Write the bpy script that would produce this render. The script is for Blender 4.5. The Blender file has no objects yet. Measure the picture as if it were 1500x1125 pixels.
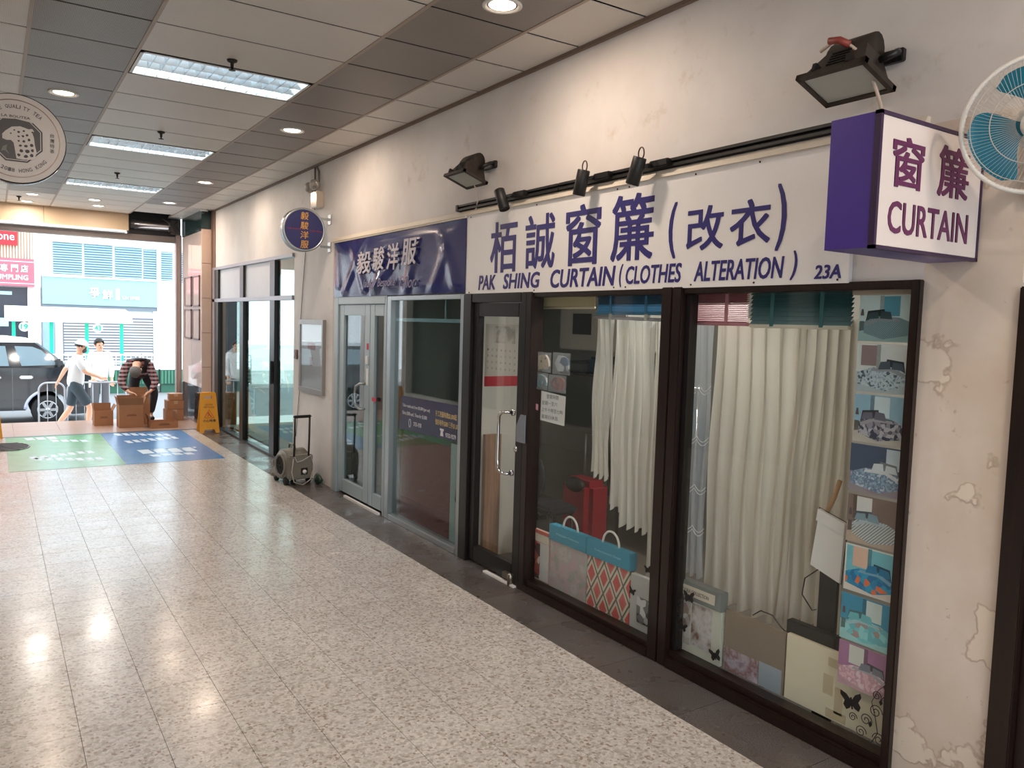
import bpy, bmesh, math, random
from mathutils import Vector, Matrix
random.seed(7)
PI = math.pi
scene = bpy.context.scene
COL = scene.collection

# ------------------------------------------------------------------ camera
cam_d = bpy.data.cameras.new('camera')
cam_d.sensor_width = 36.0
cam_d.lens = 36.0 * 1158.3 / 1500.0
cam_d.clip_start = 0.05
cam_d.clip_end = 300
cam = bpy.data.objects.new('camera', cam_d)
COL.objects.link(cam)
YAW, PITCH, ROLL = 0.582449, 0.0748826, 0.0297304
fw = Vector((math.sin(YAW) * math.cos(PITCH), math.cos(YAW) * math.cos(PITCH), -math.sin(PITCH)))
rt = Vector((math.cos(YAW), -math.sin(YAW), 0))
up = rt.cross(fw)
rt2 = rt * math.cos(ROLL) + up * math.sin(ROLL)
up2 = up * math.cos(ROLL) - rt * math.sin(ROLL)
m = Matrix((rt2, up2, -fw)).transposed().to_4x4()
m.translation = Vector((0, 0, 1.8))
cam.matrix_world = m
scene.camera = cam

# ------------------------------------------------------------------ world and exposure
w = bpy.data.worlds.new('overcast_sky')
scene.world = w
w.use_nodes = True
wb = w.node_tree.nodes['Background']
wb.inputs[0].default_value = (0.86, 0.94, 1.0, 1)
wb.inputs[1].default_value = 3.1
scene.view_settings.view_transform = 'Standard'
scene.view_settings.look = 'None'
scene.view_settings.exposure = 0.42
scene.view_settings.gamma = 1.0
scene.view_settings.use_curve_mapping = False
DOWNLIGHT_W = 12.5
TUBE_E = 14.0
SHOP_W = 22.0

# ------------------------------------------------------------------ materials
MATS = {}


def srgb(r, g, b):
    f = lambda c: ((c / 255) / 12.92) if c / 255 <= 0.04045 else (((c / 255) + 0.055) / 1.055) ** 2.4
    return (f(r), f(g), f(b))


class NT:
    def __init__(self, name):
        self.m = bpy.data.materials.new(name)
        self.m.use_nodes = True
        self.t = self.m.node_tree
        self.n = self.t.nodes
        self.bsdf = self.n['Principled BSDF']
        self.out = self.n['Material Output']
        self._pos = None

    def add(self, typ, **kw):
        nd = self.n.new(typ)
        for k, v in kw.items():
            setattr(nd, k, v)
        return nd

    def link(self, a, b):
        self.t.links.new(a, b)

    def pos(self):
        if self._pos is None:
            self._pos = self.add('ShaderNodeNewGeometry').outputs['Position']
        return self._pos

    def obj(self):
        return self.add('ShaderNodeTexCoord').outputs['Object']

    def noise(self, scale, detail=3, vec=None, rough=0.55):
        nd = self.add('ShaderNodeTexNoise')
        nd.inputs['Scale'].default_value = scale
        nd.inputs['Detail'].default_value = detail
        nd.inputs['Roughness'].default_value = rough
        self.link(vec or self.pos(), nd.inputs['Vector'])
        return nd.outputs['Fac']

    def ramp(self, fac, stops):
        nd = self.add('ShaderNodeValToRGB')
        e = nd.color_ramp.elements
        while len(e) < len(stops):
            e.new(0.5)
        for i, (p, c) in enumerate(stops):
            e[i].position = p
            e[i].color = (c, c, c, 1) if isinstance(c, (int, float)) else (*c[:3], 1)
        self.link(fac, nd.inputs[0])
        return nd.outputs[0]

    def mix(self, fac, a, b, mode='MIX'):
        nd = self.add('ShaderNodeMix', data_type='RGBA', blend_type=mode)
        for s, v in ((nd.inputs[0], fac), (nd.inputs[6], a), (nd.inputs[7], b)):
            if isinstance(v, (int, float)):
                s.default_value = v
            elif isinstance(v, tuple):
                s.default_value = (*v[:3], 1)
            else:
                self.link(v, s)
        return nd.outputs[2]

    def bump(self, h, strength=0.2, dist=0.01):
        nd = self.add('ShaderNodeBump')
        nd.inputs['Strength'].default_value = strength
        nd.inputs['Distance'].default_value = dist
        self.link(h, nd.inputs['Height'])
        self.link(nd.outputs[0], self.bsdf.inputs['Normal'])

    def col(self, v):
        if isinstance(v, tuple):
            self.bsdf.inputs['Base Color'].default_value = (*v[:3], 1)
        else:
            self.link(v, self.bsdf.inputs['Base Color'])

    def set(self, rough=0.5, metal=0.0, spec=0.5, **kw):
        b = self.bsdf.inputs
        b['Roughness'].default_value = rough
        b['Metallic'].default_value = metal
        b['Specular IOR Level'].default_value = spec
        for k, v in kw.items():
            b[k].default_value = v


def M(name, rgb, rough=0.5, metal=0.0, var=0.06, vs=6.0, bump=0.0, bs=80.0, emit=0.0, spec=0.5, trans=0.0):
    """plain procedural material: colour with soft noise variation, optional fine relief"""
    if name in MATS:
        return MATS[name]
    k = NT(name)
    c = srgb(*rgb)
    f = k.noise(vs)
    lo = tuple(x * (1 - var) for x in c)
    hi = tuple(min(1, x * (1 + var)) for x in c)
    k.col(k.mix(f, lo, hi))
    k.set(rough, metal, spec)
    if bump:
        k.bump(k.noise(bs, 2), bump, 0.002)
    if emit:
        k.set(rough, metal, spec, **{'Emission Strength': emit, 'Emission Color': (*c, 1)})
    if trans:
        tr = k.add('ShaderNodeBsdfTranslucent')
        tr.inputs[0].default_value = (*c, 1)
        mx = k.add('ShaderNodeMixShader')
        mx.inputs[0].default_value = trans
        k.link(k.bsdf.outputs[0], mx.inputs[1])
        k.link(tr.outputs[0], mx.inputs[2])
        k.link(mx.outputs[0], k.out.inputs[0])
    MATS[name] = k.m
    return k.m


def mat_terrazzo():
    k = NT('terrazzo')
    v = k.add('ShaderNodeTexVoronoi')
    v.inputs['Scale'].default_value = 85
    k.link(k.pos(), v.inputs['Vector'])
    sep = k.add('ShaderNodeSeparateColor')
    k.link(v.outputs['Color'], sep.inputs[0])
    base = k.ramp(sep.outputs[0], [(0.0, srgb(190, 183, 176)), (0.5, srgb(206, 200, 193)), (1.0, srgb(221, 215, 209))])
    chips = k.ramp(sep.outputs[1], [(0.90, 0.0), (0.93, 1.0)])
    c = k.mix(chips, base, srgb(160, 144, 130))
    v2 = k.add('ShaderNodeTexVoronoi')
    v2.inputs['Scale'].default_value = 60
    n2 = k.noise(120, 2)
    k.link(k.pos(), v2.inputs['Vector'])
    sp2 = k.add('ShaderNodeSeparateColor')
    k.link(v2.outputs['Color'], sp2.inputs[0])
    grey = k.ramp(sp2.outputs[2], [(0.80, 0.0), (0.84, 0.6)])
    c = k.mix(grey, c, srgb(168, 158, 146))
    dk = k.ramp(n2, [(0.30, 0.85), (0.34, 0.0)])
    c = k.mix(dk, c, srgb(104, 94, 86))
    big = k.ramp(k.noise(0.9, 4), [(0.35, 0.0), (0.7, 1.0)])
    c = k.mix(big, c, k.mix(0.82, srgb(150, 140, 130), c), 'MIX')
    oi = k.add('ShaderNodeObjectInfo')
    tv = k.ramp(oi.outputs['Random'], [(0.0, 0.93), (1.0, 1.0)])
    c = k.mix(1.0, c, tv, 'MULTIPLY')
    k.col(c)
    k.set(0.17, 0, 0.5)
    k.link(k.ramp(k.noise(2.5, 4), [(0.3, 0.15), (0.75, 0.29)]), k.bsdf.inputs['Roughness'])
    MATS['terrazzo'] = k.m
    return k.m


def mat_granite():
    k = NT('dark_granite')
    n = k.noise(160, 3)
    c = k.ramp(n, [(0.3, srgb(52, 50, 50)), (0.5, srgb(92, 88, 87)), (0.72, srgb(128, 122, 120))])
    st = k.ramp(k.noise(2.2, 4), [(0.40, 0.0), (0.62, 0.55)])
    c = k.mix(st, c, srgb(98, 86, 78))
    oi = k.add('ShaderNodeObjectInfo')
    c = k.mix(1.0, c, k.ramp(oi.outputs['Random'], [(0, 0.82), (1, 1.0)]), 'MULTIPLY')
    k.col(c)
    k.set(0.3)
    k.link(k.ramp(k.noise(3.0, 4), [(0.35, 0.18), (0.7, 0.5)]), k.bsdf.inputs['Roughness'])
    MATS['granite'] = k.m
    return k.m


def mat_plaster():
    k = NT('wall_plaster')
    a = srgb(228, 223, 219)
    b = srgb(209, 202, 197)
    c = k.mix(k.ramp(k.noise(1.3, 5), [(0.35, 0.0), (0.7, 1.0)]), a, b)
    st = k.ramp(k.noise(4.5, 6, None, 0.7), [(0.60, 0.0), (0.74, 0.5)])
    c = k.mix(st, c, srgb(186, 168, 148))
    k.col(c)
    k.set(0.55)
    k.bump(k.noise(45, 4), 0.12, 0.004)
    MATS['plaster'] = k.m
    return k.m


def mat_plaster_peeling():
    k = NT('peeling_plaster')
    c = k.mix(k.ramp(k.noise(2.0, 5), [(0.35, 0.0), (0.7, 1.0)]), srgb(224, 212, 200), srgb(205, 186, 168))
    pf = k.noise(2.6, 5, None, 0.52)
    peel = k.ramp(pf, [(0.60, 0.0), (0.61, 1.0)])
    c = k.mix(peel, c, srgb(226, 212, 196))
    edge = k.ramp(pf, [(0.588, 0.0), (0.601, 0.5), (0.612, 0.0)])
    c = k.mix(edge, c, srgb(150, 124, 100))
    spots = k.ramp(k.noise(14, 5, None, 0.7), [(0.66, 0.0), (0.74, 0.6)])
    c = k.mix(spots, c, srgb(150, 132, 116))
    k.col(c)
    k.set(0.6)
    k.bump(peel, 0.5, 0.003)
    MATS['peel'] = k.m
    return k.m


def mat_perforated(name, rgb, rgb2, s):
    k = NT(name)
    mp = k.add('ShaderNodeVectorMath', operation='MULTIPLY')
    mp.inputs[1].default_value = (s, s, 0)
    k.link(k.pos(), mp.inputs[0])
    fr = k.add('ShaderNodeVectorMath', operation='FRACTION')
    k.link(mp.outputs[0], fr.inputs[0])
    ds = k.add('ShaderNodeVectorMath', operation='DISTANCE')
    ds.inputs[1].default_value = (0.5, 0.5, 0)
    k.link(fr.outputs[0], ds.inputs[0])
    hole = k.ramp(ds.outputs['Value'], [(0.26, 1.0), (0.34, 0.0)])
    base = k.mix(k.ramp(k.noise(1.6, 4), [(0.3, 0.0), (0.7, 1.0)]), srgb(*rgb), tuple(x * 0.9 for x in srgb(*rgb)))
    k.col(k.mix(hole, base, srgb(*rgb2)))
    k.set(0.45)
    MATS[name] = k.m
    return k.m


def mat_glass(name='window_glass', tint=(0.965, 0.98, 0.975), refl=1.0, ior=1.33):
    k = NT(name)
    fr = k.add('ShaderNodeFresnel')
    bf = k.add('ShaderNodeNewGeometry').outputs['Backfacing']
    io = k.add('ShaderNodeMix', data_type='FLOAT')
    io.inputs[2].default_value = ior
    io.inputs[3].default_value = 1.0 / ior
    k.link(bf, io.inputs[0])
    k.link(io.outputs[0], fr.inputs[0])
    tr = k.add('ShaderNodeBsdfTransparent')
    tr.inputs[0].default_value = (*tint, 1)
    gl = k.add('ShaderNodeBsdfGlossy')
    gl.inputs['Roughness'].default_value = 0.015
    gl.inputs[0].default_value = (refl, refl, refl, 1)
    mx = k.add('ShaderNodeMixShader')
    k.link(fr.outputs[0], mx.inputs[0])
    k.link(tr.outputs[0], mx.inputs[1])
    k.link(gl.outputs[0], mx.inputs[2])
    k.link(mx.outputs[0], k.out.inputs[0])
    MATS[name] = k.m
    return k.m


def mat_sheer(name, rgb, alpha, trans=0.35):
    k = NT(name)
    c = srgb(*rgb)
    k.col(c)
    k.set(0.8)
    tl = k.add('ShaderNodeBsdfTranslucent')
    tl.inputs[0].default_value = (*c, 1)
    m1 = k.add('ShaderNodeMixShader')
    m1.inputs[0].default_value = trans
    k.link(k.bsdf.outputs[0], m1.inputs[1])
    k.link(tl.outputs[0], m1.inputs[2])
    tp = k.add('ShaderNodeBsdfTransparent')
    m2 = k.add('ShaderNodeMixShader')
    m2.inputs[0].default_value = alpha
    k.link(tp.outputs[0], m2.inputs[1])
    k.link(m1.outputs[0], m2.inputs[2])
    k.link(m2.outputs[0], k.out.inputs[0])
    MATS[name] = k.m
    return k.m


def mat_wood(name, rgb1, rgb2, axis='Z', sc=6, rough=0.4):
    k = NT(name)
    mp = k.add('ShaderNodeMapping')
    mp.inputs['Scale'].default_value = {'Z': (12, 12, 0.6), 'X': (0.6, 12, 12), 'Y': (12, 0.6, 12)}[axis]
    k.link(k.pos(), mp.inputs[0])
    n = k.noise(sc, 4, mp.outputs[0])
    k.col(k.ramp(n, [(0.3, srgb(*rgb1)), (0.7, srgb(*rgb2))]))
    k.set(rough)
    MATS[name] = k.m
    return k.m


def mat_pattern(name, cols, scale, rough=0.6, kind='voronoi'):
    """printed pattern of flat patches in several colours"""
    k = NT(name)
    if kind == 'voronoi':
        v = k.add('ShaderNodeTexVoronoi')
        v.inputs['Scale'].default_value = scale
        k.link(k.pos(), v.inputs['Vector'])
        sp = k.add('ShaderNodeSeparateColor')
        k.link(v.outputs['Color'], sp.inputs[0])
        f = sp.outputs[0]
    elif kind == 'noise':
        f = k.ramp(k.noise(scale, 4), [(0.28, 0.0), (0.72, 1.0)])
    else:
        wv = k.add('ShaderNodeTexWave')
        wv.bands_direction = 'DIAGONAL' if kind == 'diag' else kind
        wv.inputs['Scale'].default_value = scale
        wv.inputs['Distortion'].default_value = 0.6
        k.link(k.pos(), wv.inputs['Vector'])
        f = wv.outputs['Fac']
    st = []
    n = len(cols)
    for i, c in enumerate(cols):
        st.append((i / n + 0.001, srgb(*c)))
    nd_out = k.ramp(f, st)
    for nd in k.n:
        if nd.type == 'VALTORGB' and kind == 'voronoi':
            nd.color_ramp.interpolation = 'CONSTANT'
    k.col(nd_out)
    k.set(rough)
    MATS[name] = k.m
    return k.m


def mat_plaid():
    k = NT('plaid_shirt')
    sx = k.add('ShaderNodeSeparateXYZ')
    k.link(k.pos(), sx.inputs[0])
    def stripes(o, s):
        mu = k.add('ShaderNodeMath', operation='MULTIPLY')
        mu.inputs[1].default_value = s
        k.link(o, mu.inputs[0])
        fr = k.add('ShaderNodeMath', operation='FRACT')
        k.link(mu.outputs[0], fr.inputs[0])
        return k.ramp(fr.outputs[0], [(0.0, 0.0), (0.48, 0.0), (0.52, 1.0), (1.0, 1.0)])
    a = k.mix(stripes(sx.outputs[0], 16), srgb(120, 42, 48), srgb(36, 34, 44))
    k.col(k.mix(stripes(sx.outputs[2], 16), a, k.mix(0.5, a, srgb(190, 186, 190))))
    k.set(0.9)
    MATS['plaid'] = k.m
    return k.m


TERR = mat_terrazzo()
GRAN = mat_granite()
PLAS = mat_plaster()
PEEL = mat_plaster_peeling()
CEILW = mat_perforated('ceiling_panel_white', (228, 222, 214), (178, 170, 162), 200)
CEILG = mat_perforated('ceiling_panel_grey', (158, 150, 144), (84, 78, 74), 130)
GLASS = mat_glass()
GLASSG = mat_glass('green_glass', (0.60, 0.74, 0.70))
SHEERL = mat_sheer('sheer_lace', (208, 212, 216), 0.55)
CURT = mat_sheer('cream_curtain_cloth', (224, 218, 206), 0.985, 0.3)
LACE = mat_sheer('cream_lace_cloth', (230, 228, 220), 0.93, 0.35)
PLASTICBAG = mat_sheer('clear_plastic', (200, 205, 210), 0.25, 0.3)
BLACKF = M('black_frame', (24, 20, 19), 0.32, 0.0)
BROWNF = mat_wood('dark_brown_timber', (24, 15, 13), (40, 25, 20), 'Z', 5, 0.3)
ALU = M('aluminium', (176, 182, 184), 0.32, 0.85)
SILVERP = M('silver_grey_paint', (158, 172, 176), 0.35, 0.1)
CHROME = M('chrome', (205, 205, 205), 0.08, 1.0)
WHITEP = M('white_panel', (232, 230, 228), 0.4, 0, 0.02)
NAVY = M('navy_lettering', (46, 40, 112), 0.4, 0, 0.03)
PURPLE = M('purple_panel', (74, 52, 140), 0.3, 0, 0.05)
MAROON = M('maroon_lettering', (96, 34, 82), 0.4, 0, 0.03)
OFFW = M('off_white_acrylic', (222, 212, 208), 0.35, 0, 0.03)
STEELD = M('dark_metal', (40, 38, 38), 0.4, 0.5)
BLACKP = M('black_plastic', (26, 25, 25), 0.45)
GREYP = M('grey_plastic', (122, 118, 108), 0.5, 0, 0.08)
CARDB = M('cardboard', (170, 122, 88), 0.8, 0, 0.12, 9)
CARDB2 = M('cardboard_inside', (150, 106, 76), 0.85, 0, 0.12, 9)
WHITEPLAST = M('white_plastic', (228, 226, 220), 0.4, 0, 0.03)
RUBBER = M('rubber', (20, 20, 21), 0.7)
SKIN = M('skin', (214, 168, 142), 0.55, 0, 0.05)
STREETW = M('street_white_paint', (236, 240, 242), 0.6, 0, 0.03)
ASPH = M('asphalt', (120, 124, 128), 0.8, 0, 0.12, 20)
PAVE = M('street_paving', (206, 204, 202), 0.6, 0, 0.08, 8)
STONEP = M('pink_stone', (214, 184, 166), 0.25, 0, 0.07, 7)
DGREEN = M('dark_green_stone', (38, 58, 58), 0.12, 0, 0.25, 18)


# ------------------------------------------------------------------ geometry helpers
class B:
    def __init__(self):
        self.v, self.f, self.mi, self.sm = [], [], [], []
        self.cur = 0
        self.smooth = False

    def _add(self, vs, fs, smooth=None):
        o = len(self.v)
        self.v += [tuple(p) for p in vs]
        for f in fs:
            self.f.append(tuple(i + o for i in f))
            self.mi.append(self.cur)
            self.sm.append(self.smooth if smooth is None else smooth)
        return self

    def box(self, x0, x1, y0, y1, z0, z1, M4=None):
        vs = [Vector((x, y, z)) for x in (x0, x1) for y in (y0, y1) for z in (z0, z1)]
        if M4 is not None:
            vs = [M4 @ p for p in vs]
        return self._add(vs, [(0, 1, 3, 2), (4, 6, 7, 5), (0, 4, 5, 1), (2, 3, 7, 6), (0, 2, 6, 4), (1, 5, 7, 3)])

    def rbox(self, x0, x1, y0, y1, z0, z1, r=0.01, M4=None):
        """box with chamfered edges"""
        r = min(r, (x1 - x0) * .45, (y1 - y0) * .45, (z1 - z0) * .45)
        bm = bmesh.new()
        bmesh.ops.create_cube(bm, size=1)
        for p in bm.verts:
            p.co = Vector(((x0 + x1) / 2 + p.co.x * (x1 - x0), (y0 + y1) / 2 + p.co.y * (y1 - y0), (z0 + z1) / 2 + p.co.z * (z1 - z0)))
        bmesh.ops.bevel(bm, geom=bm.edges[:], offset=r, segments=2, affect='EDGES')
        bm.verts.index_update()
        vs = [(M4 @ p.co) if M4 is not None else p.co.copy() for p in bm.verts]
        fs = [tuple(q.index for q in f.verts) for f in bm.faces]
        bm.free()
        return self._add(vs, fs)

    def quad(self, a, b, c, d):
        return self._add([a, b, c, d], [(0, 1, 2, 3)])

    def prism(self, poly, axis, a, b, M4=None):
        """polygon extruded along an axis; poly gives the other two coordinates in cyclic xyz order without the axis"""
        def P3(u, v, t):
            p = {'X': (t, u, v), 'Y': (u, t, v), 'Z': (u, v, t)}[axis]
            p = Vector(p)
            return M4 @ p if M4 is not None else p
        n = len(poly)
        vs = [P3(u, v, a) for u, v in poly] + [P3(u, v, b) for u, v in poly]
        fs = [tuple(range(n - 1, -1, -1)), tuple(range(n, 2 * n))]
        fs += [(i, (i + 1) % n, n + (i + 1) % n, n + i) for i in range(n)]
        return self._add(vs, fs)

    def tube(self, pts, r, n=8, closed=False, caps=True):
        pts = [Vector(p) for p in pts]
        k = len(pts)
        rs = r if isinstance(r, (list, tuple)) else [r] * k
        vs, fs = [], []
        pu = None
        for i, p in enumerate(pts):
            if closed:
                t = pts[(i + 1) % k] - pts[i - 1]
            else:
                t = pts[min(i + 1, k - 1)] - pts[max(i - 1, 0)]
            t.normalize()
            if pu is None:
                a = Vector((0, 0, 1)) if abs(t.z) < 0.9 else Vector((1, 0, 0))
                u = t.cross(a).normalized()
            else:
                u = (pu - t * pu.dot(t))
                u = u.normalized() if u.length > 1e-6 else t.orthogonal().normalized()
            pu = u
            w_ = t.cross(u)
            for j in range(n):
                an = 2 * PI * j / n
                vs.append(p + (u * math.cos(an) + w_ * math.sin(an)) * rs[i])
        rng = k if closed else k - 1
        for i in range(rng):
            for j in range(n):
                a = i * n + j
                b = i * n + (j + 1) % n
                i2 = ((i + 1) % k) * n
                fs.append((a, b, i2 + (j + 1) % n, i2 + j))
        if caps and not closed:
            fs.append(tuple(range(n - 1, -1, -1)))
            fs.append(tuple((k - 1) * n + j for j in range(n)))
        return self._add(vs, fs, True if n > 5 else None)

    def lathe(self, prof, n=24, M4=None, smooth=True):
        """profile of (radius, height) turned about the local Z axis, moved by M4"""
        vs, fs = [], []
        k = len(prof)
        for r, z in prof:
            for j in range(n):
                a = 2 * PI * j / n
                p = Vector((r * math.cos(a), r * math.sin(a), z))
                vs.append(M4 @ p if M4 is not None else p)
        for i in range(k - 1):
            for j in range(n):
                fs.append((i * n + j, i * n + (j + 1) % n, (i + 1) * n + (j + 1) % n, (i + 1) * n + j))
        if prof[0][0] > 1e-6:
            fs.append(tuple(range(n - 1, -1, -1)))
        if prof[-1][0] > 1e-6 and not (k == 2 and prof[0][0] <= 1e-6):
            fs.append(tuple((k - 1) * n + j for j in range(n)))
        return self._add(vs, fs, smooth)

    def ball(self, c, r, n=12, k=8, M4=None):
        r = r if isinstance(r, (list, tuple)) else (r, r, r)
        S = Matrix.Translation(c) @ Matrix.Diagonal((r[0], r[1], r[2], 1))
        if M4 is not None:
            S = M4 @ S
        prof = [(max(1e-7, math.sin(PI * i / k)), -math.cos(PI * i / k)) for i in range(k + 1)]
        return self.lathe(prof, n, S)

    def grid(self, fn, nu, nv, smooth=True):
        vs = [fn(i / nu, j / nv) for j in range(nv + 1) for i in range(nu + 1)]
        fs = [(j * (nu + 1) + i, j * (nu + 1) + i + 1, (j + 1) * (nu + 1) + i + 1, (j + 1) * (nu + 1) + i) for j in range(nv) for i in range(nu)]
        return self._add(vs, fs, smooth)

    def mesh_in(self, me, fn):
        """take a mesh in, mapping each vertex"""
        return self._add([fn(v.co) for v in me.vertices], [tuple(p.vertices) for p in me.polygons], False)

    def build(self, name, mats, shift=None):
        me = bpy.data.meshes.new(name)
        v = self.v
        if shift is not None and shift.length > 0:
            v = [(p[0] - shift.x, p[1] - shift.y, p[2] - shift.z) for p in v]
        me.from_pydata(v, [], self.f)
        for mt in (mats if isinstance(mats, (list, tuple)) else [mats]):
            me.materials.append(mt)
        me.polygons.foreach_set('material_index', self.mi)
        me.polygons.foreach_set('use_smooth', self.sm)
        me.update()
        return me


def fixn(me):
    bm = bmesh.new()
    bm.from_mesh(me)
    bmesh.ops.recalc_face_normals(bm, faces=bm.faces[:])
    bm.to_mesh(me)
    bm.free()


def tag(o, label=None, cat=None, group=None, kind=None):
    if label:
        o['label'] = label
    if cat:
        o['category'] = cat
    if group:
        o['group'] = group
    if kind:
        o['kind'] = kind
    return o


def base_of(parent):
    s = Vector((0, 0, 0))
    while parent is not None:
        s += Vector(parent.location)
        parent = parent.parent
    return s


def obj(name, b, mats, parent=None, local=False, **tags):
    """link builder b as ONE mesh object; world coordinates unless local"""
    sh = base_of(parent) if (parent is not None and not local) else None
    me = b.build(name, mats, sh)
    fixn(me)
    o = bpy.data.objects.new(name, me)
    COL.objects.link(o)
    o.parent = parent
    tag(o, **tags)
    return o


def thing(name, loc, label, cat, group=None, kind=None, rotz=0.0):
    o = bpy.data.objects.new(name, None)
    o.empty_display_size = 0.1
    COL.objects.link(o)
    o.location = loc
    o.rotation_euler = (0, 0, rotz)
    return tag(o, label, cat, group, kind)


def copy_tree(o, parent=None):
    c = o.copy()
    COL.objects.link(c)
    c.parent = parent
    for ch in list(o.children):
        copy_tree(ch, c)
    return c


# ------------------------------------------------------------------ lettering
_TX = {}


def text_mesh(s, bold=0.0, shear=0.0, ext=0.02):
    key = (s, bold, shear, ext)
    if key in _TX:
        return _TX[key]
    cu = bpy.data.curves.new('t', 'FONT')
    cu.body = s
    cu.size = 1
    cu.offset = bold
    cu.shear = shear
    cu.extrude = ext
    cu.resolution_u = 3
    cu.align_x = 'LEFT'
    o = bpy.data.objects.new('t', cu)
    COL.objects.link(o)
    dg = bpy.context.evaluated_depsgraph_get()
    me = bpy.data.meshes.new_from_object(o.evaluated_get(dg))
    bpy.data.objects.remove(o)
    xs = [v.co.x for v in me.vertices] or [0, 1]
    ys = [v.co.y for v in me.vertices] or [0, 1]
    _TX[key] = (me, min(xs), max(xs), min(ys), max(ys))
    return _TX[key]


def text_into(b, s, w_, h_, fn, bold=0.0, shear=0.0, thick=0.002):
    """fit text into a w_ x h_ rectangle; fn maps (u, v, t) to a point; bold strokes are stacked shifted copies"""
    me, x0, x1, y0, y1 = text_mesh(s, 0.0, shear)
    d = max(0.0, bold) * 0.9
    sx = w_ / max(1e-6, x1 - x0 + 2 * d)
    sy = h_ / max(1e-6, y1 - y0 + 2 * d)
    offs = [(0, 0)] if d == 0 else [(-d, -d), (d, -d), (-d, d), (d, d)]
    for q, (dx, dy) in enumerate(offs):
        b.mesh_in(me, lambda c: fn((c.x - x0 + d + dx) * sx, (c.y - y0 + d + dy) * sy, (c.z / 0.02) * thick * (1 - 0.03 * q)))
    return b


def on_wall(X, Y0, Z0):      # face looks to -X; reading direction runs to -Y
    return lambda u, v, t: (X - t, Y0 - u, Z0 + v)


def on_front(Y, X0, Z0):     # face looks to -Y; reading direction runs to +X
    return lambda u, v, t: (X0 + u, Y - t, Z0 + v)


WX = 3.012      # face of the right-hand wall
CZ = 3.484      # underside of the ceiling panels

# ================================================================== the setting
# ---- floor
T = 0.297
TX = [-0.01 + T * i for i in range(9)]
fl = B()
fl.box(-0.96, 3.25, -4, 14.82, -0.6, -0.006)
floor = obj('floor', fl, M('joint_grout', (140, 128, 116), 0.7), kind='structure', label='beige terrazzo tiled floor of the shopping arcade', cat='floor')
tb = B()
g = 0.0011
tb.box(g, T - g, g, T - g, -0.006, 0.0)
tile_me = tb.build('floor_tile', TERR)
tb = B()
tb.box(g, 2.645 - TX[8] - g, g, T - g, -0.006, 0.0)
tile_cut = tb.build('floor_tile', TERR)
Y0T = 4.6 - 8 * T
for r in range(33):
    for c in range(9):
        o = bpy.data.objects.new('floor_tile', tile_me if c < 8 else tile_cut)
        COL.objects.link(o)
        o.parent = floor
        o.location = (TX[c], Y0T + r * T, 0)
fb = B()
yy = Y0T + 33 * T
for r in range(7):
    y1 = min(13.10, yy + (r + 1) * T)
    for c in range(9):
        fb.box(TX[c] + g, (TX[c] + T if c < 8 else 2.645) - g, yy + r * T + g, y1 - g, -0.006, 0.0)
for r in range(1, 21):
    for c in range(-3, 9):
        fb.box(-0.01 + T * c + g, (T * (c + 1) - 0.01 if c < 8 else 2.645) - g, Y0T - r * T + g, Y0T - (r - 1) * T - g, -0.006, 0.0)
for r in range(37):
    for c in range(-3, 0):
        fb.box(-0.01 + T * c + g, T * (c + 1) - 0.01 - g, Y0T + r * T + g, Y0T + (r + 1) * T - g, -0.006, 0.0)
obj('far_floor_tiles', fb, TERR, floor, kind='stuff')
gy = -4.0
while gy < 13.1:
    L = 0.594
    b = B()
    b.box(2.647, 3.25, gy + 0.0015, min(gy + L, 13.1) - 0.0015, -0.006, 0.0)
    obj('granite_slab', b, GRAN, floor)
    gy += L
b = B()
b.box(-0.96, 3.25, 13.11, 13.20, -0.006, 0.003)
obj('metal_threshold_strip', b, M('worn_steel', (112, 112, 112), 0.35, 0.7), floor)
RED = M('red_granite', (168, 138, 122), 0.3, 0, 0.2, 60)
for i, x in enumerate([-0.96, -0.36, 0.24, 0.84, 1.44, 2.04, 2.64]):
    for j in range(3):
        b = B()
        b.box(x + 0.0015, min(x + 0.6, 2.95) - 0.0015, 13.2 + 0.54 * j + 0.0015, 13.2 + 0.54 * (j + 1) - 0.0015, -0.006, 0.001)
        obj('threshold_slab', b, RED, floor)

# ---- ceiling
cb = B()
cb.box(-1.1, 3.15, -4, 15.3, 3.60, 3.72)
ceiling = obj('ceiling', cb, M('ceiling_void', (26, 22, 20), 0.9), kind='structure', label='suspended ceiling of white and grey perforated panels', cat='ceiling')
CE = [-0.96, 0.213, 0.812, 1.975, 2.597, 3.008]
PY = 0.59
LIGHT_ROWS = (0, 5, 10)
GREYC = (1, 3)
cache = {}
for k in range(-7, 16):
    y0 = 5.69 + PY * k
    for c in range(5):
        if c == 2 and (k in LIGHT_ROWS or k == -5):
            continue
        grey = c in GREYC and k < 13
        key = (c, grey)
        if key not in cache:
            wd = CE[c + 1] - CE[c]
            b = B()
            e = 0.011
            b.prism([(e, e), (wd - e, e), (wd - e, PY - e), (e, PY - e)], 'Z', 0.0, 0.004)
            me = b.build('ceiling_panel', CEILG if grey else CEILW)
            fixn(me)
            cache[key] = me
        if 0.0 < k and c == 3 and k == 15:
            continue
        o = bpy.data.objects.new('ceiling_panel', cache[key])
        COL.objects.link(o)
        o.parent = ceiling
        o.location = (CE[c], y0, CZ)
for xe in CE[1:5]:
    b = B()
    b.box(xe - 0.011, xe + 0.011, -4, 14.9, CZ - 0.004, CZ + 0.012)
    obj('ceiling_runner', b, M('runner_beige', (168, 152, 138), 0.5, 0.2), ceiling)
b = B()
b.box(2.988, 3.012, 1.0, 13.5, CZ - 0.022, CZ + 0.01)
obj('ceiling_edge_angle', b, M('edge_brown', (120, 100, 86), 0.6), ceiling)
b = B()
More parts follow.
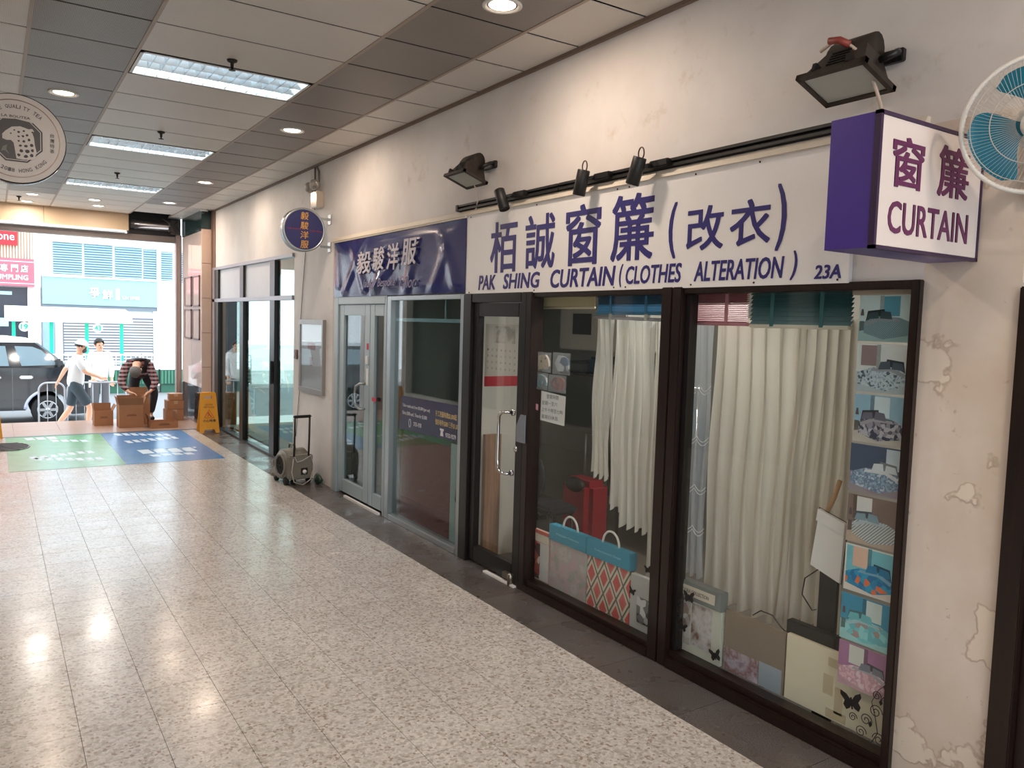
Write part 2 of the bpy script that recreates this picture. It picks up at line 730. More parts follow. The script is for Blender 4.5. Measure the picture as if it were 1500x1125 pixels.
b.prism([(-0.96, -4), (3.01, -4), (3.01, 1.55), (-0.96, 1.55)], 'Z', CZ, CZ + 0.016)
obj('near_ceiling_field', b, CEILW, ceiling, kind='stuff')

# ---- right wall
wl = B()
X2 = 3.20
for (y0, y1, z0, z1) in ((-4, 13.55, 2.61, 3.6), (1.70, 7.95, 2.005, 2.61), (7.95, 9.34, 0, 2.61), (9.34, 13.55, 2.57, 2.61),
                         (-4, 1.35, 2.0, 2.61), (13.27, 13.55, 0, 2.57), (-4, -0.2, 0, 2.0)):
    wl.box(WX, X2, y0, y1, z0, z1)
wall_right = obj('wall_right', wl, PLAS, kind='structure', label='cream plastered arcade wall above and between the shopfronts', cat='wall')
b = B()
b.box(WX - 0.002, X2, 1.35, 1.70, 0.0, 2.61)
obj('pier', b, PEEL, wall_right, label='peeling painted pier beside the curtain shop window')
b = B()
b.prism([(WX - 0.045, 2.600), (WX + 0.01, 2.600), (WX + 0.01, 2.640), (WX - 0.02, 2.640)], 'Y', 1.72, 8.03)
obj('trim_1', b, M('cream_trim', (216, 206, 190), 0.5, 0, 0.1), kind='structure', label='narrow cream ledge running above the white signboard and blue banner', cat='trim')
b = B()
b.box(WX - 0.022, WX + 0.02, 7.945, 7.985, 0.0, 2.62)
b.box(WX - 0.012, WX + 0.02, 7.985, 8.02, 0.0, 2.62)
obj('trim_2', b, M('beige_trim', (198, 184, 170), 0.5), kind='structure', label='upright beige corner strip left of the blue banner', cat='trim')
b = B()
b.box(WX - 0.016, WX + 0.01, 13.30, 13.44, 2.57, 3.47)
b.box(WX - 0.028, WX + 0.01, 13.44, 13.5, 0, 3.47)
obj('trim_3', b, M('bronze_trim', (136, 112, 98), 0.4, 0.3), kind='structure', label='brown metal corner strip beside the stone pillar', cat='trim')

# ---- left wall (behind and beside the viewer), open towards the street end
wl = B()
wl.box(-1.10, -0.96, -4, -3.2, 0, 3.6)
wl.box(-1.10, -0.96, -3.2, 14.8, 2.45, 3.6)
wl.box(-1.10, -0.96, -3.2, 14.8, 0, 0.35)
for y in (-3.2, -0.4, 2.4, 5.2, 8.0, 10.9, 14.6):
    wl.box(-1.10, -0.96, y, y + 0.2, 0.35, 2.45)
obj('wall_left', wl, PLAS, kind='structure', label='plain wall of the shops facing the curtain shop', cat='wall')
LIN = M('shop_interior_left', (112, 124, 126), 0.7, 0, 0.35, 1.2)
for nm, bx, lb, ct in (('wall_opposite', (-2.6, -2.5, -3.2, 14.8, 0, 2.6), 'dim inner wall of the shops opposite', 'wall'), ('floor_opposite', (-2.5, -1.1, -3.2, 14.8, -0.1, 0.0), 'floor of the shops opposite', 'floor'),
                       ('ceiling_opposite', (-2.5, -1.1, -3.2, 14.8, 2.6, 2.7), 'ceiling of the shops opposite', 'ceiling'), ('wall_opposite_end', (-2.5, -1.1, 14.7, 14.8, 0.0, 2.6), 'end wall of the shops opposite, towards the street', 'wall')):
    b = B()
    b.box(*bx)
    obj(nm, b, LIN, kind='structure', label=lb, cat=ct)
b = B()
b.lathe([(0.27, -0.6), (0.27, 3.6)], 28, Matrix.Translation((-0.46, 15.05, 0)))
pil = obj('round_pillar', b, M('white_stone', (222, 216, 214), 0.4), kind='structure', label='round white stone pillar at the left of the street opening', cat='pillar')

# ---- stone pillar at the street opening
pl = B()
pl.box(2.855, 3.4, 13.515, 15.05, -0.6, 3.6)
pillar = obj('pillar', pl, M('pillar_joint', (120, 104, 94), 0.6), kind='structure', label='stone clad pillar beside the street opening', cat='pillar')
zs = [0.0, 0.40, 0.96, 1.52, 2.08, 2.64, 3.19]
for i in range(6):
    b = B()
    b.box(2.84, 3.02, 13.50, 13.53, zs[i] + 0.004, zs[i + 1] - 0.004)
    obj('stone_slab', b, STONEP, pillar)
b = B()
b.box(2.836, 3.02, 13.496, 13.53, 3.195, 3.482)
obj('green_stone_band', b, DGREEN, pillar)
b = B()
b.box(2.836, 2.87, 13.53, 15.05, 3.16, 3.482)
obj('green_stone_band', b, DGREEN, pillar)
PGL = M('polished_pale_stone', (206, 186, 178), 0.04, 0, 0.05, 5, spec=1.0)
for (z0, z1) in ((0.62, 1.70), (1.704, 2.40), (2.404, 3.155)):
    for (y0, y1) in ((13.532, 14.28), (14.284, 15.05)):
        b = B()
        b.box(2.84, 2.87, y0 + 0.002, y1 - 0.002, z0, z1)
        obj('polished_slab', b, PGL, pillar)
for (y0, y1) in ((13.532, 14.28), (14.284, 15.05)):
    b = B()
    b.box(2.836, 2.87, y0 + 0.002, y1 - 0.002, 0.002, 0.616)
    obj('polished_plinth_slab', b, M('black_polished_stone', (40, 44, 50), 0.05, 0, 0.1, 6, spec=1.0), pillar)
# shopfront reflections in the polished pillar side, modelled as framed panes
for (y0, y1, z0, z1) in ((13.62, 14.15, 1.95, 2.45), (14.25, 14.8, 1.95, 2.45), (13.62, 14.15, 1.4, 1.9), (14.25, 14.8, 1.4, 1.9)):
    b = B()
    fr = 0.02
    b.box(2.822, 2.842, y0, y1, z0, z0 + fr)
    b.box(2.822, 2.842, y0, y1, z1 - fr, z1)
    b.box(2.822, 2.842, y0, y0 + 0.035, z0, z1)
    b.box(2.822, 2.842, y1 - 0.035, y1, z0, z1)
    f = obj('reflected_frame', b, M('reflected_frame_brown', (92, 62, 58), 0.4), pillar)
    b = B()
    b.box(2.832, 2.838, y0 + 0.03, y1 - 0.03, z0 + fr, z1 - fr)
    obj('pane', b, PGL, f)

# ---- shutter guide and opening head
b = B()
b.box(2.74, 2.83, 15.06, 15.2, -0.6, 3.2)
b.box(2.77, 2.80, 15.03, 15.06, -0.4, 3.2)
obj('trim_4', b, M('shutter_guide', (150, 132, 126), 0.4, 0.3), kind='structure', label='upright grey shutter guide rail at the street opening', cat='trim')
b = B()
b.box(-1.1, 1.965, 14.95, 15.25, 3.20, 3.6)
beam = obj('beam', b, M('beige_beam', (196, 166, 134), 0.5, 0, 0.05), kind='structure', label='beige beam across the head of the street opening', cat='beam')
b = B()
b.box(-1.1, 1.93, 14.92, 15.27, 3.165, 3.2)
obj('light_shelf', b, STREETW, beam)
for x in (0.72,):
    b = B()
    b.box(x, x + 0.008, 14.946, 14.95, 3.2, 3.48)
    obj('panel_joint', b, M('joint_dark', (128, 104, 84), 0.6), beam)
b = B()
b.box(-1.1, 2.84, 15.12, 15.25, 3.06, 3.165)
obj('bottom_rail', b, M('shutter_rail', (122, 110, 104), 0.4, 0.4), beam)
box_t = thing('roller_shutter', (2.36, 15.05, 3.2), 'exposed steel roller shutter drum above the street opening', 'shutter')
b = B()
b.lathe([(0.085, 0.0), (0.085, 0.62), (0.10, 0.62), (0.10, 0.64)], 20, Matrix.Translation((1.99, 15.06, 3.33)) @ Matrix.Rotation(PI / 2, 4, 'Y'))
obj('drum', b, M('drum_steel', (190, 186, 188), 0.18, 0.9), box_t)
b = B()
b.box(1.975, 2.83, 15.16, 15.2, 3.17, 3.6)
b.box(1.97, 1.985, 14.97, 15.2, 3.17, 3.6)
obj('housing', b, STEELD, box_t)
b = B()
b.box(2.64, 2.80, 14.98, 15.16, 3.20, 3.44)
b.box(2.60, 2.70, 14.93, 15.0, 3.24, 3.33, Matrix.Translation((0.0, 0.0, 0)))
b.tube([(2.50, 14.95, 3.45), (2.58, 14.92, 3.40), (2.66, 14.93, 3.30), (2.70, 14.95, 3.20)], 0.012, 6)
b.tube([(2.74, 14.96, 3.42), (2.66, 14.92, 3.34), (2.76, 14.94, 3.26)], 0.009, 6)
obj('motor', b, M('grimy_motor', (70, 64, 62), 0.5, 0.3), box_t)

# ================================================================== shopfront frames and glass
def frame_part(parent, y0, y1, z0, z1, mat, x0=2.985, x1=3.075, name='frame_post', r=0.004):
    b = B()
    b.rbox(x0, x1, y0, y1, z0, z1, r)
    return obj(name, b, mat, parent)


def pane(parent, y0, y1, z0, z1, mat=GLASS, x=3.03, name='pane'):
    b = B()
    b.box(x - 0.003, x + 0.003, y0, y1, z0, z1)
    return obj(name, b, mat, parent)


# curtain shop: right bay, left bay, door
w1 = thing('window_1', (3.03, 2.34, 0), 'large curtain shop window bay with photos of bedding', 'window', kind='structure')
frame_part(w1, 1.70, 1.735, 0.0, 2.02, BROWNF, 2.98)
frame_part(w1, 1.735, 2.955, 0.0, 0.055, BROWNF, 2.97, name='sill')
frame_part(w1, 1.735, 2.955, 0.055, 0.09, BROWNF, 2.995, name='sill_bead')
frame_part(w1, 1.735, 2.955, 1.985, 2.02, BROWNF, 2.99, name='head_rail')
frame_part(w1, 2.955, 3.02, 0.0, 2.02, BROWNF, 2.975, name='frame_post')
frame_part(w1, 2.925, 2.955, 0.09, 1.985, BLACKF, 3.01, name='glazing_bead')
pane(w1, 1.73, 2.957, 0.085, 1.99)
w2 = thing('window_2', (3.03, 3.7, 0), 'left curtain shop window bay with shopping bag catalogues', 'window', kind='structure')
frame_part(w2, 3.024, 3.10, 0.0, 2.02, BROWNF, 2.975)
frame_part(w2, 3.10, 4.31, 0.0, 0.045, BROWNF, 2.97, name='sill')
frame_part(w2, 3.10, 4.31, 0.045, 0.075, BROWNF, 2.995, name='sill_bead')
frame_part(w2, 3.10, 4.31, 1.985, 2.02, BROWNF, 2.99, name='head_rail')
frame_part(w2, 4.31, 4.375, 0.0, 2.02, BROWNF, 2.975)
pane(w2, 3.095, 4.315, 0.07, 1.99)

d1 = thing('door_1', (3.03, 4.79, 0), 'black framed glass door of the curtain shop with chrome handle', 'door', kind='structure')
frame_part(d1, 4.378, 4.44, 0.0, 2.02, BLACKF, 2.98, name='jamb')
frame_part(d1, 5.10, 5.215, 0.0, 2.02, BLACKF, 2.975, name='jamb')
frame_part(d1, 4.44, 5.10, 1.955, 2.02, BLACKF, 2.98, name='head')
leaf = frame_part(d1, 4.445, 4.495, 0.02, 1.95, BLACKF, 3.0, 3.05, 'leaf_stile')
frame_part(d1, 5.025, 5.095, 0.02, 1.95, BLACKF, 3.0, 3.05, 'leaf_stile')
frame_part(d1, 4.495, 5.025, 0.02, 0.135, BLACKF, 3.0, 3.05, 'leaf_rail')
frame_part(d1, 4.495, 5.025, 1.855, 1.95, BLACKF, 3.0, 3.05, 'leaf_rail')
pane(d1, 4.49, 5.03, 0.13, 1.86, x=3.028)
hb = B()
hb2 = [(3.0, 4.52, 1.195), (2.95, 4.53, 1.20), (2.935, 4.57, 1.195), (2.93, 4.60, 1.17), (2.93, 4.605, 1.10), (2.93, 4.605, 0.86), (2.93, 4.60, 0.80), (2.935, 4.57, 0.775), (2.95, 4.53, 0.77), (3.0, 4.52, 0.775)]
hb.tube(hb2, 0.012, 10)
h = obj('handle', hb, CHROME, d1)
b = B()
for z in (1.195, 0.775):
    b.lathe([(0.022, 0), (0.022, 0.012)], 14, Matrix.Translation((2.988, 4.52, z)) @ Matrix.Rotation(PI / 2, 4, 'Y'))
obj('rosette', b, CHROME, h)
b = B()
b.lathe([(0.024, 0), (0.024, 0.012), (0.012, 0.02)], 16, Matrix.Translation((2.999, 4.472, 0.95)) @ Matrix.Rotation(-PI / 2, 4, 'Y'))
obj('lock', b, CHROME, d1)
b = B()
b.rbox(2.965, 3.0, 4.44, 4.56, 0.03, 0.075, 0.004)
b.lathe([(0.02, 0), (0.02, 0.07), (0.012, 0.085)], 12, Matrix.Translation((2.97, 4.46, 0.0)))
obj('floor_lock', b, M('worn_chrome', (150, 142, 130), 0.3, 0.9), d1)
b = B()
b.prism([(2.955, 4.40), (2.985, 4.40), (2.985, 4.80), (2.955, 4.80)], 'Z', 0.0, 0.012)
obj('threshold_plate', b, WHITEP, d1)

# tailor shop
w3 = thing('window_3', (3.03, 5.9, 0), 'tailor shop window with navy price sticker', 'window', kind='structure')
frame_part(w3, 5.222, 5.277, 0.0, 2.02, ALU, 2.985)
frame_part(w3, 6.535, 6.615, 0.0, 2.02, ALU, 2.985)
frame_part(w3, 5.277, 6.535, 0.0, 0.05, ALU, 2.985, name='sill')
frame_part(w3, 5.277, 6.535, 1.985, 2.02, ALU, 2.985, name='head_rail')
frame_part(w3, 5.277, 6.535, 1.80, 1.83, ALU, 3.035, 3.07, name='transom')
frame_part(w3, 5.60, 5.62, 1.83, 1.985, ALU, 3.035, 3.07, name='mullion')
frame_part(w3, 6.40, 6.45, 0.05, 1.985, M('red_brown_panel', (96, 62, 54), 0.4), 3.036, 3.07, name='inner_post')
pane(w3, 5.272, 6.54, 0.045, 1.99, mat_glass('tailor_glass', (0.78, 0.86, 0.86), 1.0, 1.36))
d2 = thing('door_2', (3.03, 7.28, 0), 'silver grey double door of the tailor shop', 'door', kind='structure')
frame_part(d2, 7.83, 7.94, 0.0, 2.03, SILVERP, 2.985, name='jamb')
frame_part(d2, 6.62, 6.665, 0.0, 2.03, SILVERP, 2.985, name='jamb')
frame_part(d2, 6.665, 7.83, 1.955, 2.03, SILVERP, 2.985, name='head')
GD = mat_glass('door_glass', (0.62, 0.70, 0.70), 1.0, 1.5)
for (a, c, ga, gc, nm) in ((7.03, 7.825, 7.155, 7.70, 'wide'), (6.668, 7.025, 6.715, 6.925, 'narrow')):
    b = B()
    b.rbox(3.0, 3.045, gc, c, 0.03, 1.95, 0.004)
    b.rbox(3.0, 3.045, a, ga, 0.03, 1.95, 0.004)
    b.rbox(3.0, 3.045, ga, gc, 0.03, 0.16, 0.004)
    b.rbox(3.0, 3.045, ga, gc, 1.845, 1.95, 0.004)
    lf = obj('leaf', b, SILVERP, d2)
    pane(lf, ga - 0.01, gc + 0.01, 0.15, 1.855, GD, 3.025)
b = B()
b.tube([(3.0, 7.13, 1.19), (2.95, 7.14, 1.19), (2.93, 7.19, 1.16), (2.925, 7.205, 1.10), (2.925, 7.205, 1.02), (2.93, 7.19, 0.97), (2.95, 7.14, 0.945), (3.0, 7.13, 0.945)], 0.013, 8)
obj('handle', b, ALU, d2)
b = B()
b.box(2.996, 3.0, 7.06, 7.10, 1.52, 1.58)
b.box(2.996, 3.0, 6.86, 6.95, 1.04, 1.075)
obj('red_door_sticker', b, M('red_sticker', (196, 40, 62), 0.5), d2)
b = B()
b.rbox(2.985, 3.0, 7.06, 7.10, 1.38, 1.46, 0.004)
b.box(2.996, 3.0, 7.055, 7.10, 1.18, 1.34)
obj('lock_and_notice', b, WHITEPLAST, d2)
b = B()
b.prism([(2.96, 6.70), (2.985, 6.70), (2.985, 7.55), (2.96, 7.55)], 'Z', 0.0, 0.02)
obj('threshold_plate', b, WHITEP, d2)

# left shop by the street
w4 = thing('window_4', (3.03, 11.3, 0), 'black framed glass shopfront beside the stone pillar', 'window', kind='structure')
GRF = M('grey_metal_frame', (150, 148, 154), 0.35, 0.4)
frame_part(w4, 9.34, 13.42, 2.525, 2.57, GRF, 2.985, name='head_rail')
frame_part(w4, 9.34, 13.42, 2.018, 2.072, GRF, 2.985, name='transom')
frame_part(w4, 9.34, 13.30, 0.0, 0.03, STEELD, 2.99, name='sill')
frame_part(w4, 13.27, 13.42, 0.0, 2.525, GRF, 2.985)
for (y0, y1) in ((13.06, 13.27), (11.56, 11.75), (10.06, 10.27)):
    frame_part(w4, y0, y1, 0.03, 2.018, BLACKF, 2.992)
    frame_part(w4, y0, y1, 2.072, 2.525, BLACKF, 2.992)
GL4 = mat_glass('street_shop_glass', (0.55, 0.66, 0.63), 1.0, 1.24)
for (y0, y1) in ((11.75, 13.06), (10.27, 11.56), (9.34, 10.06)):
    pane(w4, y0, y1, 0.03, 2.018, GL4)
for (y0, y1) in ((11.75, 13.06), (10.27, 11.56)):
    b = B()
    b.box(3.026, 3.034, y0, y1, 2.072, 2.525)
    obj('frosted_panel', b, M('frosted_grey', (190, 192, 196), 0.35), w4)
pane(w4, 9.34, 10.06, 2.072, 2.525, GL4)
b = B()
b.rbox(2.96, 2.99, 10.10, 10.14, 0.95, 1.25, 0.008)
obj('door_pull', b, STEELD, w4)

d3 = thing('door_3', (3.05, 0.6, 0), 'dark brown timber door at the right edge', 'door', kind='structure')
frame_part(d3, 1.27, 1.348, 0.0, 1.985, BROWNF, 2.99, 3.12, name='jamb')
frame_part(d3, 1.19, 1.27, 0.0, 1.95, BROWNF, 3.03, 3.12, name='stop')
b = B()
b.rbox(3.06, 3.11, -0.18, 1.19, 0.01, 1.95, 0.006)
obj('leaf', b, mat_wood('door_leaf_timber', (28, 14, 12), (46, 24, 20), 'Z', 5, 0.35), d3)
frame_part(d3, -0.2, 1.27, 1.95, 1.985, BROWNF, 2.99, 3.12, name='head')

# ---- shop rooms behind the glass
DKW = M('shop_wall', (150, 146, 138), 0.7)
for nm, bx, lb, ct in (('wall_back', (4.9, 5.0, 1.3, 7.0, 0, 2.7), 'back wall of the curtain shop', 'wall'), ('wall_side', (3.2, 4.9, 1.3, 1.4, 0, 2.7), 'side wall of the curtain shop behind the bed photos', 'wall'),
                       ('wall_side', (3.2, 4.9, 6.9, 7.0, 0, 2.7), 'side wall of the tailor shop by its double door', 'wall'), ('ceiling_shop', (3.2, 4.9, 1.4, 6.9, 2.62, 2.72), 'ceiling inside the curtain shop', 'ceiling'),
                       ('floor_shop', (3.25, 4.9, 1.4, 6.9, -0.1, 0.0), 'floor inside the curtain shop', 'floor')):
    b = B()
    b.box(*bx)
    obj(nm, b, DKW if nm != 'floor_shop' else M('shop_floor', (112, 104, 96), 0.5), kind='structure', label=lb, cat=ct)
b = B()
b.box(3.08, 3.62, 5.12, 5.18, 0.0, 2.6)
obj('wall_partition', b, M('grey_partition', (196, 192, 182), 0.7), kind='structure', label='partition between the curtain shop and the tailor', cat='wall')
lt = thing('added_shop_light', (3.8, 3.2, 2.6), 'unseen fluorescent batten added to brighten the curtain shop', 'lamp')  # unseen lamp, added to lift the light on curtains and display
b = B()
b.rbox(3.75, 3.85, 2.6, 3.8, 2.57, 2.618, 0.006)
obj('batten', b, WHITEPLAST, lt)
b = B()
b.tube([(3.8, 2.63, 2.55), (3.8, 3.77, 2.55)], 0.016, 10)
obj('tube', b, M('tube_glow', (255, 244, 228), 0.5, 0, 0, emit=6.0), lt)
ld = bpy.data.lights.new('added_shop_light_glow', 'AREA')
ld.shape = 'RECTANGLE'
ld.size, ld.size_y = 0.1, 1.1
ld.energy = SHOP_W
ld.color = (1.0, 0.95, 0.88)
lo = bpy.data.objects.new('added_shop_light_glow', ld)
COL.objects.link(lo)
lo.parent = lt
lo.location = (0, 0, -0.075)
b = B()
b.box(4.4, 4.5, 7.0, 13.5, -0.1, 2.7)
b.box(3.2, 4.5, 7.0, 13.5, 2.62, 2.7)
b.box(3.2, 4.5, 7.0, 13.5, -0.1, 0.0)
b.box(3.2, 4.5, 7.93, 9.36, 0.0, 2.62)
obj('wall_street_shop', b, M('grey_green_interior', (150, 160, 152), 0.7), kind='structure', label='grey green inner wall behind the shopfront near the street', cat='wall')

# ================================================================== ceiling fittings
GLOWW = M('warm_lamp_glow', (255, 226, 200), 0.5, 0, 0, emit=14.0)
GLOWC = M('tube_cool_glow', (226, 244, 255), 0.5, 0, 0, emit=TUBE_E)
REFLT = M('satin_louvre', (214, 222, 226), 0.3, 0.75, 0.02)


def troffer(y0, label):
    x0, x1, y1 = 0.83, 1.957, y0 + PY
    t = thing('fluorescent_ceiling_light', ((x0 + x1) / 2, y0 + PY / 2, CZ), label, 'ceiling light', 'louvred fluorescent ceiling lights')
    b = B()
    ya, yb = y0 + 0.02, y1 - 0.02
    b.box(x0, x1, ya, ya + 0.02, CZ - 0.004, CZ + 0.014)
    b.box(x0, x1, yb - 0.02, yb, CZ - 0.004, CZ + 0.014)
    b.box(x0, x0 + 0.02, ya, yb, CZ - 0.004, CZ + 0.014)
    b.box(x1 - 0.02, x1, ya, yb, CZ - 0.004, CZ + 0.014)
    obj('frame', b, WHITEPLAST, t)
    b = B()
    b.box(x0, x1, ya, yb, CZ + 0.095, CZ + 0.10)
    b.box(x0, x0 + 0.004, ya, yb, CZ, CZ + 0.095)
    b.box(x1 - 0.004, x1, ya, yb, CZ, CZ + 0.095)
    b.box(x0, x1, ya, ya + 0.004, CZ, CZ + 0.095)
    b.box(x0, x1, yb - 0.004, yb, CZ, CZ + 0.095)
    obj('recess_pan', b, M('pan_white', (240, 242, 244), 0.4, 0, 0.01), t)
    n = 3
    pitch = (yb - ya - 0.04) / n
    for i in range(n):
        c = ya + 0.02 + pitch * (i + 0.5)
        b = B()
        b.tube([(x0 + 0.03, c, CZ + 0.072), (x1 - 0.03, c, CZ + 0.072)], 0.014, 10)
        obj('fluorescent_tube', b, GLOWC, t)
        if i:
            e = ya + 0.02 + pitch * i
            b = B()
            b.prism([(e - 0.004, CZ - 0.002), (e + 0.004, CZ - 0.002), (e + 0.030, CZ + 0.055), (e - 0.030, CZ + 0.055)], 'X', x0 + 0.02, x1 - 0.02)
            obj('reflector_ridge', b, REFLT, t)
    for i in range(1, 14):
        x = x0 + 0.02 + (x1 - x0 - 0.04) * i / 14
        b = B()
        b.prism([(x - 0.002, CZ - 0.002), (x + 0.002, CZ - 0.002), (x + 0.011, CZ + 0.052), (x - 0.011, CZ + 0.052)], 'Y', ya + 0.02, yb - 0.02)
        obj('louvre_blade', b, REFLT, t)
    return t


troffer(5.69, 'nearest of the three louvred fluorescent lights, fully in view above the floor')
troffer(8.64, 'middle one of the three louvred fluorescent ceiling lights')
troffer(11.59, 'farthest of the three louvred fluorescent lights, closest to the street')
troffer(2.74, 'louvred fluorescent light in the ceiling just above the viewer')


def downlight(x, y, label, warm=True, r=0.085, pw=1.0):
    t = thing('recessed_downlight', (x, y, CZ), label, 'downlight', 'recessed ceiling downlights')
    b = B()
    b.lathe([(r, 0.012), (r + 0.022, 0.006), (r + 0.022, -0.006), (r + 0.004, -0.008), (r - 0.006, 0.004)], 24, Matrix.Translation((x, y, CZ)))
    obj('ring', b, WHITEPLAST, t)
    b = B()
    b.lathe([(1e-6, -0.006), (r * 0.7, -0.004), (r, 0.004)], 20, Matrix.Translation((x, y, CZ)))
    obj('lamp_face', b, GLOWW, t)
    d = bpy.data.lights.new('downlight_beam', 'AREA')
    d.shape = 'DISK'
    d.size = r * 1.8
    d.energy = DOWNLIGHT_W * pw
    d.color = (1.0, 0.80, 0.64) if warm else (1.0, 0.93, 0.85)
    o = bpy.data.objects.new('downlight_beam', d)
    COL.objects.link(o)
    o.parent = t
    o.location = (0, 0, -0.02)
    return t


downlight(2.287, 3.674, 'warm downlight nearest the curtain shop, at the top edge of the picture')
downlight(2.287, 7.19, 'warm downlight in the grey ceiling strip, in front of the tailor shop')
downlight(2.287, 10.69, 'warm downlight in the grey strip beside the round tailor sign')
downlight(2.275, 13.02, 'warm downlight closest to the stone pillar and roller shutter')
downlight(0.491, 7.17, 'bright downlight right above the round leopard sign')
downlight(0.491, 10.69, 'downlight behind the round leopard sign')
downlight(1.317, 13.55, 'twin downlight near the beam, the one nearer the viewer', False)
downlight(1.44, 14.25, 'twin downlight nearest the beam and roller shutter', False)
downlight(0.52, 13.60, 'downlight under the left ceiling, ahead of its neighbour', False)
downlight(0.48, 14.55, 'downlight at far left right against the beige beam', False)
downlight(2.287, 0.17, 'warm downlight in the ceiling behind the fan', pw=1.0)
downlight(0.491, 3.674, 'warm downlight above the viewer on the left side')
downlight(0.491, 0.17, 'warm downlight directly above the viewer')
downlight(1.39, -3.3, 'warm downlight in the ceiling behind the viewer', pw=1.4)

for (x, y, lb) in ((1.352, 5.521, 'black sprinkler head beside the nearest fluorescent light'), (1.338, 8.06, 'black sprinkler head beside the middle fluorescent light'),
                   (1.292, 10.75, 'black sprinkler head between the two farther fluorescent lights'), (0.365, 14.0, 'black sprinkler head near the beige beam')):
    t = thing('sprinkler', (x, y, CZ), lb, 'sprinkler', 'ceiling sprinklers')
    b = B()
    b.lathe([(0.035, 0.0), (0.03, -0.012), (0.012, -0.02), (0.010, -0.05)], 14, Matrix.Translation((x, y, CZ)))
    obj('escutcheon', b, BLACKP, t)
    b = B()
    b.lathe([(0.006, -0.05), (0.006, -0.062), (0.022, -0.064), (0.022, -0.068)], 14, Matrix.Translation((x, y, CZ)))
    obj('deflector', b, STEELD, t)

t = thing('dome_camera', (2.86, 13.42, CZ), 'small white dome camera above the green stone band', 'camera')
b = B()
b.lathe([(0.06, 0), (0.06, -0.025), (0.052, -0.03)], 20, Matrix.Translation((2.86, 13.42, CZ)))
obj('housing', b, WHITEPLAST, t)
b = B()
b.ball((2.86, 13.42, CZ - 0.03), (0.048, 0.048, 0.045))
obj('lens_dome', b, BLACKP, t)

# ================================================================== signs
# white signboard
t = thing('signboard', (2.99, 3.6, 2.02), 'long white shop signboard with navy Chinese and English lettering', 'sign')
b = B()
b.box(2.985, 3.010, 2.01, 5.205, 2.015, 2.60)
obj('board', b, WHITEP, t)
b = B()
SX = 2.984
CJ = [('栢', 4.86, 4.52, 2.16, 2.515), ('誠', 4.42, 4.085, 2.17, 2.52), ('窗', 3.975, 3.635, 2.17, 2.535), ('簾', 3.54, 3.19, 2.175, 2.545),
      ('改', 2.945, 2.70, 2.20, 2.42), ('衣', 2.66, 2.42, 2.205, 2.42)]
for ch, ya, yb, za, zb in CJ + [('(', 3.075, 3.02, 2.17, 2.46), (')', 2.39, 2.335, 2.17, 2.47)]:
    b = B()
    text_into(b, ch, ya - yb, zb - za, on_wall(SX, ya, za), 0.013)
    obj('character', b, NAVY, t)
for tx, ya, wd, za, hh, bo in (('PAK', 5.015, 0.23, 2.045, 0.105, .02), ('SHING', 4.68, 0.44, 2.045, 0.105, .02), ('CURTAIN', 4.12, 0.63, 2.04, 0.115, .02), ('(', 3.455, 0.03, 2.03, 0.13, .015),
                               ('CLOTHES', 3.40, 0.43, 2.045, 0.10, .015), ('ALTERATION', 2.88, 0.545, 2.045, 0.10, .015), (')', 2.30, 0.035, 2.035, 0.13, .015), ('23A', 2.175, 0.13, 2.035, 0.06, .02)):
    b = B()
    text_into(b, tx, wd, hh, on_wall(SX, ya, za), bo, 0.15)
    obj('word', b, NAVY, t)
b = B()
for y in (5.15, 4.3, 3.5, 3.4, 2.9, 2.5, 2.06):
    for z in (2.03, 2.585):
        b.ball((2.984, y, z), 0.005, 8, 5)
obj('screw_heads', b, STEELD, t, kind='stuff')

# tailor banner
t = thing('vinyl_banner', (2.99, 6.55, 2.03), 'creased navy vinyl banner with silver lettering above the tailor shop', 'banner')
k = NT('navy_vinyl')
k.col(k.mix(k.noise(3), srgb(34, 38, 92), srgb(48, 52, 112)))
k.set(0.16)
NAVYV = k.m
b = B()
CRE = [(0.10, 0.0, 0.30, 1.0, 0.02), (0.30, 0.1, 0.18, 0.9, 0.02), (0.38, 0.0, 0.48, 0.7, 0.022), (0.52, 0.5, 0.36, 0.0, 0.022), (0.62, 0.0, 0.70, 0.75, 0.018), (0.80, 0.0, 0.88, 0.6, 0.015), (0.95, 0.1, 0.86, 0.8, 0.012), (0.05, 0.2, 0.02, 0.8, 0.02)]


def ban(u, v):
    x = 2.975
    for (ua, va, ub, vb, am) in CRE:
        dx, dy = ub - ua, vb - va
        L2 = dx * dx + dy * dy
        tt = max(0, min(1, ((u - ua) * dx + (v - va) * dy) / L2))
        dd = math.hypot((u - ua - tt * dx) * 2.2, v - va - tt * dy)
        x -= am * max(0, 1 - dd / 0.09) * (1 - 0.5 * tt)
    x += 0.006 * math.sin(u * 23 + v * 4) * (1 - v) * math.sin(PI * u)
    edge = min(u, 1 - u, v * 0.6, (1 - v) * 0.6) * 12
    x = 2.982 + (x - 2.982) * min(1, edge + 0.15)
    return (x, 7.94 - u * 2.735, 2.03 + v * (0.565 - 0.012 * u))


